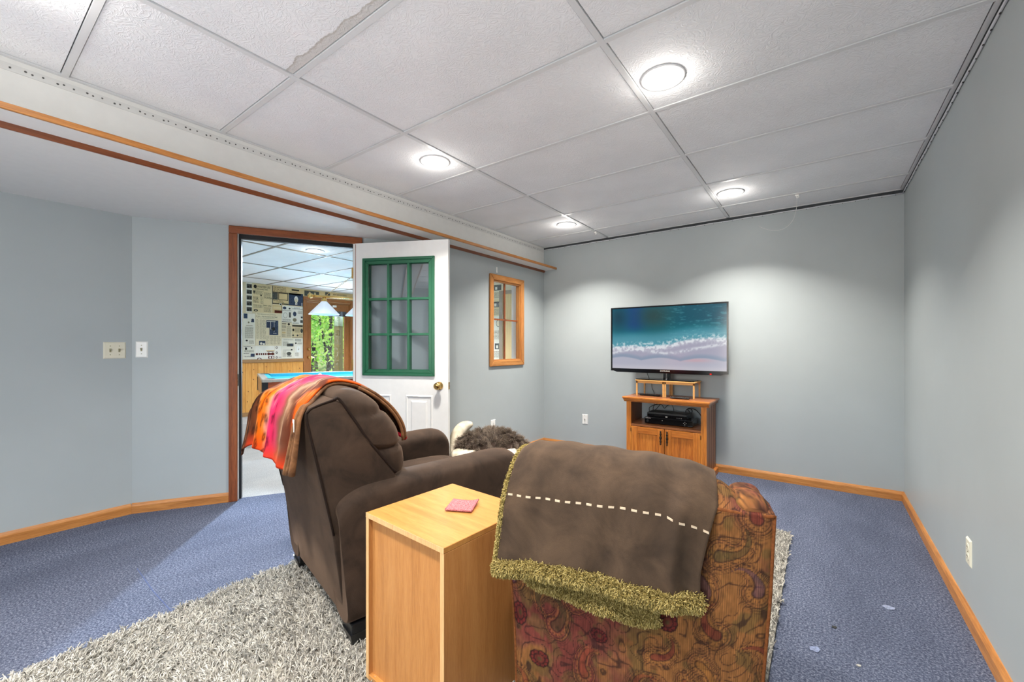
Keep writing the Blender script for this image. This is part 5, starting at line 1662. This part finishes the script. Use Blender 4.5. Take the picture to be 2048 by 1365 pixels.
p = far(3.527, 3.640, 0.966, 1.199, 4)
for cz_ in (0.85, 0.47, 0.10):
    p.oval(0.27, cz_, 0.018, 0.020, ink).oval(0.27, cz_, 0.009, 0.010, page_m[4], 0.0034)
p.lines(0.55, 0.98, 0.05, 0.16, 3, ink, 71)
p.done()
p = far(3.016, 3.205, 0.966, 1.199, 2)
p.lines(0.05, 0.62, 0.88, 0.97, 1, ink, 73).oval(0.24, 0.78, 0.018, 0.022, ink).oval(0.70, 0.83, 0.010, 0.012, ink).text('TRAINS', 0.04, 0.16, 0.034).rect(0.62, 0.95, 0.18, 0.42, ink_blue).lines(0.05, 0.5, 0.38, 0.46, 1, ink, 74).lines(0.1, 0.9, 0.5, 0.7, 4, seed=75)
p.done()
p = far(4.036, 5.06, 2.13, 2.255, 1)
p.rect(0.02, 0.30, 0.1, 0.9, ink_photo).oval(0.12, 0.5, 0.02, 0.035, page_m[1], 0.0032).oval(0.22, 0.5, 0.02, 0.03, page_m[1], 0.0032).rect(0.42, 0.52, 0.2, 0.95, ink_photo).text('NEW SERVICE OPENS', 0.58, 0.62, 0.035, ink, 0.9).lines(0.58, 0.95, 0.15, 0.5, 3, seed=81)
p.done()
r_ = random.Random(5)
yv = 2.0
while yv < 3.0:                                     # the strip left of the doorway's view
    zv = 0.97
    while zv < 2.1:
        hh = r_.uniform(0.25, 0.45)
        p = far(yv, yv + 0.245, zv, min(zv + hh, HP), r_.randrange(5))
        p.rect(0.1, 0.6, 0.55, 0.85, r_.choice([ink_photo, ink_blue, ink_brown])).lines(0.05, 0.95, 0.05, 0.5, 8, seed=r_.randrange(999))
        p.done()
        zv += hh + 0.005
    yv += 0.25
def side(*a):
    return Page(wps, 'y', YP, *a)
xv = -6.6
k = 0
while xv < -4.45:
    zv = 0.30
    while zv < 2.2:
        hh = r_.uniform(0.26, 0.42)
        p = side(xv, xv + 0.29, zv, min(zv + hh, HP), r_.choice([0, 2, 3, 4]))
        p.lines(0.05, 0.95, 0.05, 0.42, 7, seed=r_.randrange(999))
        a_ = r_.uniform(0.05, 0.3)
        if k % 3 == 2:
            p.oval(0.5, 0.7, 0.05, 0.06, ink_photo).oval(0.5, 0.7, 0.04, 0.05, page_m[0], 0.0034)
        else:
            p.rect(a_, a_ + 0.55, 0.52, 0.86, ink_photo).rect(a_ + 0.1, a_ + 0.25, 0.58, 0.74, page_m[2], 0.0034)
        p.done()
        k += 1
        zv += hh + 0.004
    xv += 0.294

# wainscot: chair rail and every plank
M['pine_z'] = mat_wood('knotty_pine_upright', (176, 104, 36), (216, 150, 68), (230, 176, 98), axis=2, freq=50, rough=0.4)
M['pine_y'] = mat_wood('pine_rail', (120, 82, 46), (156, 116, 72), (176, 136, 92), axis=1, freq=60)
knot = mat_plain('pine_knot', (104, 58, 26), 0.5, var=0.2)
wains = empty('wall_pool_wainscot', (XP, 0, 0), kind='structure')
MB().box(0.0, 0.034, 0.0, 4.026, 0.905, 0.962).build('chair_rail', M['pine_y'], wains, bevel=0.006)
MB().box(0.0, 0.022, 0.0, 4.026, 0.0, 0.07).build('base_rail', M['pine_y'], wains)
wpl = 0.0982
for k in range(41):
    y0 = 0.002 + k * wpl
    MB().extr([(y0 + 0.001, 0.0), (y0 + 0.001, 0.009), (y0 + 0.006, 0.013), (y0 + wpl - 0.006, 0.013), (y0 + wpl - 0.001, 0.009), (y0 + wpl - 0.001, 0.0)], 0.06, 0.906, 'z').build('plank', M['pine_z'], wains) if False else None
    ob = MB()
    prof = [(0.0, y0 + 0.001), (0.009, y0 + 0.001), (0.013, y0 + 0.007), (0.013, y0 + wpl - 0.007), (0.009, y0 + wpl - 0.001), (0.0, y0 + wpl - 0.001)]
    ob.extr(prof, 0.06, 0.906, 'z')
    pk = ob.build('plank', M['pine_z'], wains)
    if k > 20:
        kb = MB()
        for q in range(2):
            cy_, cz_ = y0 + 0.05 + 0.02 * math.sin(k * 7 + q), 0.15 + ((k * 37 + q * 53) % 70) / 100.0
            kb.add([(0.0136, cy_ + 0.007 * math.cos(a), cz_ + 0.011 * math.sin(a)) for a in np.linspace(0, 2 * PI, 9)[:-1]], [tuple(range(8))])
        o = kb.build('knot', knot, pk)
        o['kind'] = 'stuff'
wall_plate('light_switch', (XP, 3.947, 1.132), R(90), 1, 'switch', 'white switch plate on the newspaper wall beside the glazed door', M['plate'])

# pool room ceiling: tiles and bars
cp = struct(MB().prism([(XP, -0.6), (-4.03, -0.6), (-4.03, 0.80), dw(0.0, 0.12), dw(2.35, 0.12), (-2.84, YP), (XP, YP)], HP + 0.05, HP + 0.1), 'ceiling_pool_room', M['void'])
px_l = [-4.79 - 1.21 * k for k in range(0, 3)]
py_l = [0.335 + 0.61 * k for k in range(0, 9)]
M['bar_tan'] = mat_plain('aged_grid_metal', (140, 132, 118), 0.5, var=0.06)
for x in px_l:
    bar('grid_bar', x - 0.012, x + 0.012, -0.6, YP, cp, HP - 0.004, 'bar_tan')
for yv in py_l:
    bar('grid_bar', XP, -4.03 if yv < 0.9 else -3.0, yv - 0.012, yv + 0.012, cp, HP - 0.003, 'bar_tan')
cell_x = [XP] + px_l[::-1] + [-3.58]
cell_y = [-0.6] + py_l + [YP]
pt_m = tile_mat('pool_room_tile_texture')
cache = {}
for i in range(len(cell_x) - 1):
    for j in range(len(cell_y) - 1):
        x0, x1, y0, y1 = cell_x[i] + 0.012, cell_x[i + 1] - 0.012, cell_y[j] + 0.012, cell_y[j + 1] - 0.012
        if i == len(cell_x) - 2:
            if y0 < 1.0:
                x1 = -4.04
            elif y0 > 2.1:
                x1 = -2.86
        key = (round(x1 - x0, 2), round(y1 - y0, 2))
        if key not in cache:
            t = MB().box(-(x1 - x0) / 2, (x1 - x0) / 2, -(y1 - y0) / 2, (y1 - y0) / 2, 0, 0.012).build('ceiling_tile', pt_m, cp)
            cache[key] = t
        else:
            t = cache[key].copy()
            COL.objects.link(t)
        t.location = ((x0 + x1) / 2, (y0 + y1) / 2, HP + 0.003)
COOL = (0.97, 0.985, 1.0)
downlight(-4.62, 2.52, HP - 0.003, 'bright downlight in the pool room ceiling seen through the open doorway', 'downlights in the pool room ceiling', M['lens2'], POOL_W, COOL)
for x, yv, lb in ((-4.55, 4.60, 'pool room downlight near the newspaper side wall'), (-6.7, 1.6, 'pool room downlight over the left end of the newspaper wall'), (-6.7, 4.6, 'pool room downlight in front of the glazed exterior door'), (-5.3, 0.4, 'pool room downlight in the near corner of the pool room')):
    downlight(x, yv, HP - 0.003, lb, 'downlights in the pool room ceiling', M['lens2'], POOL_W, COOL)

# glazed exterior door in the far wall
M['ext_z'] = mat_wood('exterior_door_oak_upright', (104, 56, 26), (150, 94, 48), (176, 118, 66), axis=2, freq=60)
M['ext_y'] = mat_wood('exterior_door_oak_rail', (104, 56, 26), (150, 94, 48), (176, 118, 66), axis=1, freq=60)
ed = empty('door_2', (XP, 4.10, 0), 0, kind='structure')
for y0, y1 in ((-0.070, -0.010), (0.910, 0.970)):
    MB().box(0, 0.020, y0, y1, 0, 2.065).build('casing', M['ext_z'], ed, bevel=0.004)
MB().box(0, 0.020, -0.070, 0.970, 2.065, 2.125).build('head_casing', M['ext_y'], ed, bevel=0.004)
for y0, y1 in ((-0.015, 0.005), (0.895, 0.915)):
    MB().box(-0.12, 0, y0, y1, 0, 2.06).build('jamb', M['ext_z'], ed)
MB().box(-0.12, 0, 0.0, 0.90, 2.035, 2.06).build('head_jamb', M['ext_y'], ed)
dl0, dl1 = 0.082, 0.800
MB().box(-0.06, -0.018, 0.004, dl0, 0.02, 2.03).build('door_stile', M['ext_z'], ed)
MB().box(-0.06, -0.018, dl1, 0.896, 0.02, 2.03).build('door_stile', M['ext_z'], ed)
MB().box(-0.06, -0.018, dl0, dl1, 1.88, 2.03).build('door_rail', M['ext_y'], ed)
MB().box(-0.06, -0.018, dl0, dl1, 0.02, 0.26).build('door_rail', M['ext_y'], ed)
MB().box(-0.041, -0.036, dl0, dl1, 0.26, 1.88).build('pane', M['glass'], ed)
for y0, y1, z0, z1 in ((dl0, dl0 + 0.012, 0.26, 1.88), (dl1 - 0.012, dl1, 0.26, 1.88), (dl0 + 0.012, dl1 - 0.012, 0.26, 0.272), (dl0 + 0.012, dl1 - 0.012, 1.868, 1.88)):
    MB().box(-0.035, -0.016, y0, y1, z0, z1).build('glazing_bead', M['ext_z'], ed)
MB().lathe([(0.030, 0.0), (0.030, 0.008), (0.014, 0.012), (0.012, 0.03), (0.006, 0.032)], (-0.018, 0.044, 1.135), 18, 'x').build('deadbolt', M['brass'], ed, smooth=True)
MB().lathe([(0.030, 0.0), (0.030, 0.008), (0.012, 0.012), (0.012, 0.045), (0.006, 0.047)], (-0.018, 0.044, 0.98), 18, 'x').tube([(0.022, 0.044, 0.98), (0.026, 0.09, 0.98), (0.022, 0.135, 0.974)], 0.008, 8).build('lever_handle', M['brass'], ed, smooth=True)
MB().prism([(0.0, -0.035), (0.0, 0.035), (0.001, 0.035), (0.001, -0.035)], 0, 0.07).build('alarm_sticker', M['black'], ed, loc=(-0.034, 0.16, 1.10))
rb_ = MB().box(-0.030, -0.008, dl0 + 0.02, dl1 + 0.02, 1.79, 1.89)
tag(rb_.build('roller_blind', mat_plain('dark_grey_blind', (70, 74, 80), 0.6), None, loc=(XP + 0.018, 4.10, 0)), 'rolled dark grey blind at the top of the glazed exterior door', 'blind')
tag(MB().box(0, 0.03, -0.04, 0.04, -0.02, 0.02).build('door_sensor', M['plate'], None, loc=(XP - 0.012, 4.66, 1.985), bevel=0.004), 'small white sensor box on the top rail of the glazed exterior door', 'sensor')
# tan flush door in the side wall, seen through the small window
td = empty('door_3', (-4.30, YP, 0), 0, kind='structure')
MB().box(-0.07, 0.0, -0.02, 0.0, 0, 2.06).build('casing', mat_wood('grey_brown_casing', (118, 100, 82), (148, 130, 108), (168, 150, 128), 2), td)
MB().box(0.78, 0.85, -0.02, 0.0, 0, 2.06).build('casing', td.children[0].data.materials[0], td)
MB().box(-0.07, 0.85, -0.02, 0.0, 2.06, 2.12).build('head_casing', td.children[0].data.materials[0], td)
MB().box(0.0, 0.78, -0.008, 0.0, 0.01, 2.06).build('door_slab', mat_wood('tan_flush_door', (196, 160, 96), (222, 190, 126), (232, 204, 146), 2, 40), td)
MB().lathe([(0.030, 0.0), (0.030, -0.008), (0.012, -0.012), (0.024, -0.045), (0.02, -0.06), (0.005, -0.062)], (0.71, -0.008, 0.95), 16, 'y').build('door_knob', M['brass'], td, smooth=True)

# ------------------------------------------------------------------ pool table
PA = math.atan2(0.937, 0.350) - PI / 2            # long axis turned from +Y
pt = empty('pool_table', (-5.19, 2.20, 0), PA, 'pool table with bright blue cloth, steel-grey rails and reddish wood sides', 'pool table')
TWd, TLn, TZ = 1.28, 2.35, 0.80                   # local x runs to -TWd (far side), y along the length
M['cloth'] = mat_plain('blue_pool_cloth', (58, 158, 182), 0.9, spec=0.1, var=0.04, nscale=40)
M['pwood_y'] = mat_wood('reddish_wood_side', (92, 34, 18), (146, 66, 34), (172, 92, 50), axis=1, freq=46)
M['pwood_x'] = mat_wood('wood_end_painted_reflection', (126, 84, 48), (170, 128, 84), (190, 150, 106), axis=0, freq=46)  # paler than the sides: a reflection put into the wood colour
M['rail'] = mat_plain('brushed_grey_rail', (172, 168, 160), 0.35, 0.3, var=0.06)
MB().box(-0.03, -0.005, 0.06, TLn - 0.06, 0.585, TZ - 0.03).build('side_panel', M['pwood_y'], pt)
MB().box(-TWd + 0.005, -TWd + 0.03, 0.06, TLn - 0.06, 0.585, TZ - 0.03).build('side_panel', M['pwood_y'], pt)
MB().box(-TWd + 0.06, -0.06, 0.005, 0.03, 0.585, TZ - 0.03).build('end_panel', M['pwood_x'], pt)
MB().box(-TWd + 0.06, -0.06, TLn - 0.03, TLn - 0.005, 0.585, TZ - 0.03).build('end_panel', M['pwood_x'], pt)
MB().box(-TWd + 0.03, -0.03, 0.03, TLn - 0.03, 0.60, 0.745).build('bed', M['black'], pt)
MB().box(-TWd + 0.12, -0.12, 0.12, TLn - 0.12, 0.745, 0.762).build('bed_cloth', M['cloth'], pt)
for x0, x1, y0, y1 in ((-0.075, 0, 0.09, TLn - 0.09), (-TWd, -TWd + 0.075, 0.09, TLn - 0.09), (-TWd + 0.09, -0.09, 0, 0.075), (-TWd + 0.09, -0.09, TLn - 0.075, TLn)):
    MB().box(x0, x1, y0, y1, TZ - 0.034, TZ).build('rail', M['rail'], pt, bevel=0.006)
for poly in ([(-0.075, 0.10), (-0.075, TLn - 0.10), (-0.125, TLn - 0.15), (-0.125, 0.15)], [(-TWd + 0.075, 0.10), (-TWd + 0.125, 0.15), (-TWd + 0.125, TLn - 0.15), (-TWd + 0.075, TLn - 0.10)],
             [(-0.10, 0.075), (-0.15, 0.125), (-TWd + 0.15, 0.125), (-TWd + 0.10, 0.075)], [(-0.10, TLn - 0.075), (-TWd + 0.10, TLn - 0.075), (-TWd + 0.15, TLn - 0.125), (-0.15, TLn - 0.125)]):
    MB().prism(poly, 0.757, TZ - 0.002).build('cushion', M['cloth'], pt)
for cx_ in (0, -TWd):
    for cy_ in (0, TLn):
        sx_, sy_ = (-1 if cx_ == 0 else 1), (1 if cy_ == 0 else -1)
        MB().prism([(cx_ + sx_ * a, cy_ + sy_ * b) for a, b in ((-0.004, 0.012), (0.012, -0.004), (0.10, -0.004), (0.10, 0.075), (0.075, 0.10), (-0.004, 0.10))], TZ - 0.036, TZ + 0.003).build('pocket_casting', M['rail'], pt, bevel=0.006)
        MB().prism([(cx_ + sx_ * a, cy_ + sy_ * b) for a, b in ((-0.003, 0.004), (0.004, -0.003), (0.06, -0.003), (0.06, 0.06), (-0.003, 0.06))], 0.575, TZ - 0.036).build('corner_cap', M['black'], pt)
        MB().lathe([(0.055, TZ + 0.0034), (0.055, TZ + 0.004)], (cx_ + sx_ * 0.085, cy_ + sy_ * 0.085, 0), 20).build('pocket', M['black'], pt)
for cx_ in (-0.20, -TWd + 0.20):
    for cy_ in (0.28, TLn - 0.28):
        MB().box(cx_ - 0.06, cx_ + 0.06, cy_ - 0.06, cy_ + 0.06, 0.0, 0.60).build('leg', M['pwood_y'], pt, bevel=0.006)
tag(MB().lathe([(0.0285 * math.cos(a), 0.0285 * math.sin(a)) for a in np.linspace(-PI / 2 + 0.05, PI / 2 - 0.05, 16)], (0, 0, 0), 24).build('cue_ball', mat_plain('ivory_ball', (236, 230, 206), 0.15), smooth=True, loc=(-5.463, 3.048, 0.7907)), 'white cue ball resting on the blue pool table cloth', 'ball')

# billiard light over the table
bl = empty('billiard_light', (-5.45, 3.10, 0), PA, 'brass bar billiard light with frosted white glass shades hung on a chain', 'pendant light')
MB().tube([(0, -0.16, 1.865), (0, 1.10, 1.865)], 0.016, 14).build('bar', M['brass'], bl, smooth=True)
for yv in (-0.17, 1.11):
    MB().lathe([(0.004, -0.040), (0.026, -0.028), (0.034, 0), (0.026, 0.028), (0.004, 0.040)], (0, yv, 1.865), 18, 'y').build('finial', M['brass'], bl, smooth=True)
shm = NT('frosted_shade_glass')
bs = shm.bsdf((0.78, 0.84, 0.92, 1), 0.35, 0, None, 0.5)
bs.inputs['Emission Color'].default_value = (0.80, 0.88, 1.0, 1)
bs.inputs['Emission Strength'].default_value = 0.35
for k in range(3):
    yv = 0.0 + k * 0.47
    MB().lathe([(0.030, 1.800), (0.195, 1.622), (0.192, 1.618), (0.026, 1.796)], (0, yv, 0), 40, cap=False).build('shade', shm.m, bl, smooth=True)
    MB().lathe([(0.020, 1.852), (0.036, 1.812), (0.040, 1.800), (0.030, 1.796)], (0, yv, 0), 18).build('shade_cap', M['brass'], bl, smooth=True)
    lp = Matrix.Rotation(PA, 4, 'Z') @ Vector((0, yv, 1.68))
    lamp('billiard_bulb', 'POINT', (lp.x - 5.45, lp.y + 3.10, 1.665), 40.0, (0.74, 0.87, 1.0), shadow_soft_size=0.035)
def chain(p0, p1, parent):
    p0, p1 = Vector(p0), Vector(p1)
    n = int((p1 - p0).length / 0.026)
    d = (p1 - p0).normalized()
    a = d.cross(Vector((0, 0, 1))).normalized()
    b = d.cross(a)
    mb = MB()
    for i in range(n):
        c = p0 + (p1 - p0) * ((i + 0.5) / n)
        s_ = a if i % 2 else b
        mb.tube([c + d * 0.017 * math.cos(t) + s_ * 0.008 * math.sin(t) for t in np.linspace(0, 2 * PI, 9)], 0.0025, 5)
    o = mb.build('chain', M['brass'], parent, smooth=True)
    o['kind'] = 'stuff'
chain((0, 0.02, 1.88), (0, 0.47, HP - 0.01), bl)
chain((0, 0.92, 1.88), (0, 0.47, HP - 0.01), bl)

# ================================================================== OUTSIDE the glazed door
gm = NT('forest_floor')
gm.bsdf(gm.ramp(gm.noise(gm.coords(), 4, 4, 0.6), [(0.3, lin((58, 74, 34))), (0.5, lin((96, 118, 52))), (0.7, lin((124, 112, 74)))]), 0.95, 0, None, 0.1)
Q = np.zeros((30, 30, 3))
for i in range(30):
    for j in range(30):
        x, yv = -8.0 - i * 0.9, -6 + j * 1.0
        Q[i, j] = (x, yv, -0.12 + 0.004 * max(0, -x - 9) ** 1.9 + 0.12 * math.sin(x * 1.3) * math.cos(yv) * min(1, (-x - 8) / 4))
struct(MB().grid(Q), 'ground_outside', gm.m, smooth=True)
bark = mat_plain('grey_bark', (92, 82, 68), 0.9, spec=0.1, var=0.3, nscale=14, bump=0.6, bscale=40)
bark2 = mat_plain('dark_bark', (52, 44, 36), 0.9, spec=0.1, var=0.3, nscale=14, bump=0.6, bscale=40)
def leaf_mat(name, a, b):
    t = NT(name)
    v = t.coords()
    c = t.ramp(t.noise(v, 3.5, 3, 0.7), [(0.3, lin(a)), (0.7, lin(b))])
    d = t.n('ShaderNodeBsdfDiffuse')
    tr = t.n('ShaderNodeBsdfTranslucent')
    t.l(c, d.inputs[0]); t.l(c, tr.inputs[0])
    mx = t.n('ShaderNodeMixShader')
    mx.inputs[0].default_value = 0.5
    t.l(d.outputs[0], mx.inputs[1]); t.l(tr.outputs[0], mx.inputs[2])
    t.l(mx.outputs[0], t.out.inputs[0])
    return t.m
LM = [leaf_mat('leaf_green', (104, 170, 48), (168, 220, 84)), leaf_mat('leaf_yellow_green', (168, 208, 76), (226, 240, 136)), leaf_mat('leaf_deep_green', (64, 130, 40), (124, 184, 64))]
def tree(x, yv, h, r, lean, nl, lm, bm, seed, label):
    g = np.random.default_rng(seed)
    zb = -0.15 + 0.004 * max(0, -x - 9) ** 1.9
    e = empty('tree', (x, yv, zb), 0, label, 'tree', 'trees outside the glazed door')
    path = [(lean[0] * t ** 1.5 + 0.10 * math.sin(t * 5 + seed), lean[1] * t ** 1.5 + 0.10 * math.cos(t * 4 + seed), h * t) for t in np.linspace(0, 1, 12)]
    MB().tube(path, [r * (1 - 0.75 * t) for t in np.linspace(0, 1, 12)], 8).build('trunk', bm, e, smooth=True)
    cen = []
    for k in range(7):
        i = g.integers(2, 11)
        a = g.uniform(0, 2 * PI)
        L = g.uniform(0.7, 1.5)
        p0 = np.array(path[i])
        p1 = p0 + np.array([math.cos(a) * L, math.sin(a) * L, g.uniform(0.1, 0.7)])
        mid = (p0 + p1) / 2 + np.array([0, 0, 0.12])
        MB().tube([tuple(p0), tuple(mid), tuple(p1)], [r * 0.35, r * 0.22, r * 0.1], 6).build('branch', bm, e, smooth=True)
        cen += [p1, mid, p0 + (p1 - p0) * 0.8]
    cen = np.array(cen)
    c = cen[g.integers(0, len(cen), nl)] + g.normal(0, 0.42, (nl, 3))
    a_ = g.normal(0, 1, (nl, 3)); a_ /= np.linalg.norm(a_, axis=1, keepdims=True)
    b_ = np.cross(a_, g.normal(0, 1, (nl, 3))); b_ /= np.linalg.norm(b_, axis=1, keepdims=True)
    s = g.uniform(0.04, 0.075, (nl, 1))
    V = np.stack([c - a_ * s, c + b_ * s * 0.5, c + a_ * s, c - b_ * s * 0.5], 1).reshape(-1, 3)
    mb = MB()
    mb.v = V.tolist()
    mb.f = [(4 * i, 4 * i + 1, 4 * i + 2, 4 * i + 3) for i in range(nl)]
    o = mb.build('foliage', LM[lm], e, fixn=False)
    o['kind'] = 'stuff'
kinds = ['slender grey-barked tree with bright green leaves outside the glazed door', 'leaning dark-stemmed sapling with yellow-green leaves outside the glazed door', 'deep green tree farther back in the wood outside the glazed door']
spots = [(-10.6, 6.02, 5.0, 0.06, (0.1, 0.3), 2600, 0, 1), (-10.9, 6.25, 4.4, 0.045, (-0.2, -0.3), 2000, 1, 1), (-11.4, 6.75, 4.6, 0.035, (0.4, 0.9), 2200, 1, 1), (-12.0, 7.35, 5.2, 0.07, (0.0, 0.2), 2800, 0, 0),
         (-12.6, 6.4, 5.6, 0.08, (0.2, -0.2), 3200, 0, 0), (-13.4, 8.1, 5.5, 0.09, (0.2, 0.2), 3200, 2, 0), (-13.8, 7.3, 5.2, 0.07, (0.1, 0.4), 3200, 1, 1), (-15.0, 8.6, 6.0, 0.10, (0.2, 0.0), 3600, 0, 0),
         (-15.4, 9.6, 6.0, 0.09, (-0.2, 0.2), 3600, 2, 0), (-16.2, 8.9, 6.0, 0.09, (0.1, 0.2), 3600, 1, 0), (-17.5, 10.4, 6.5, 0.11, (0.2, 0.2), 3800, 2, 0), (-18.4, 9.7, 6.5, 0.11, (0.2, 0.2), 3800, 0, 0), (-19.5, 11.4, 7.0, 0.12, (0.1, 0.0), 4200, 0, 0),
         (-20.0, 10.2, 7.0, 0.12, (0.1, 0.0), 4200, 1, 0), (-11.2, 4.6, 5.0, 0.07, (0.2, 0.2), 2600, 0, 0), (-14.2, 6.0, 5.5, 0.09, (0.2, 0.2), 3200, 2, 0), (-17.0, 7.6, 6.2, 0.1, (0.2, 0.2), 3600, 0, 0), (-13.0, 9.6, 5.5, 0.09, (0.2, 0.2), 3200, 0, 0), (-17.0, 12.2, 6.2, 0.1, (0.2, 0.2), 3600, 1, 0)]
first4 = {0: 'nearest slender tree with a dark stem behind the left half of the glazed door pane', 1: 'nearest yellow-green sapling leaning left behind the glazed door pane', 2: 'thin dark sapling bowing to the right in the middle of the glazed door pane', 3: 'straight dark-stemmed tree just left of the post with the metal sleeve'}
for i, (x, yv, h, r, ln, nl, lm, bk_) in enumerate(spots):
    lb = first4.get(i) or kinds[lm]
    tree(x, yv, h, r, ln, nl, lm, bark if bk_ == 0 else bark2, 100 + i, lb)
gp = empty('garden_post', (-9.02, 5.48, -0.15), R(20), 'square green-brown timber post with a shiny metal sleeve outside the glazed door', 'post')
MB().box(-0.068, 0.068, -0.068, 0.068, 0, 2.2).build('timber', mat_plain('weathered_timber', (96, 88, 54), 0.85, spec=0.1, var=0.2, nscale=20), gp, bevel=0.004)
MB().lathe([(0.086, 1.80), (0.092, 1.81), (0.092, 2.24), (0.086, 2.25)], (0, 0, 0), 24).build('metal_sleeve', mat_plain('galvanised_sleeve', (150, 168, 158), 0.35, 0.6, var=0.1), gp, smooth=True)
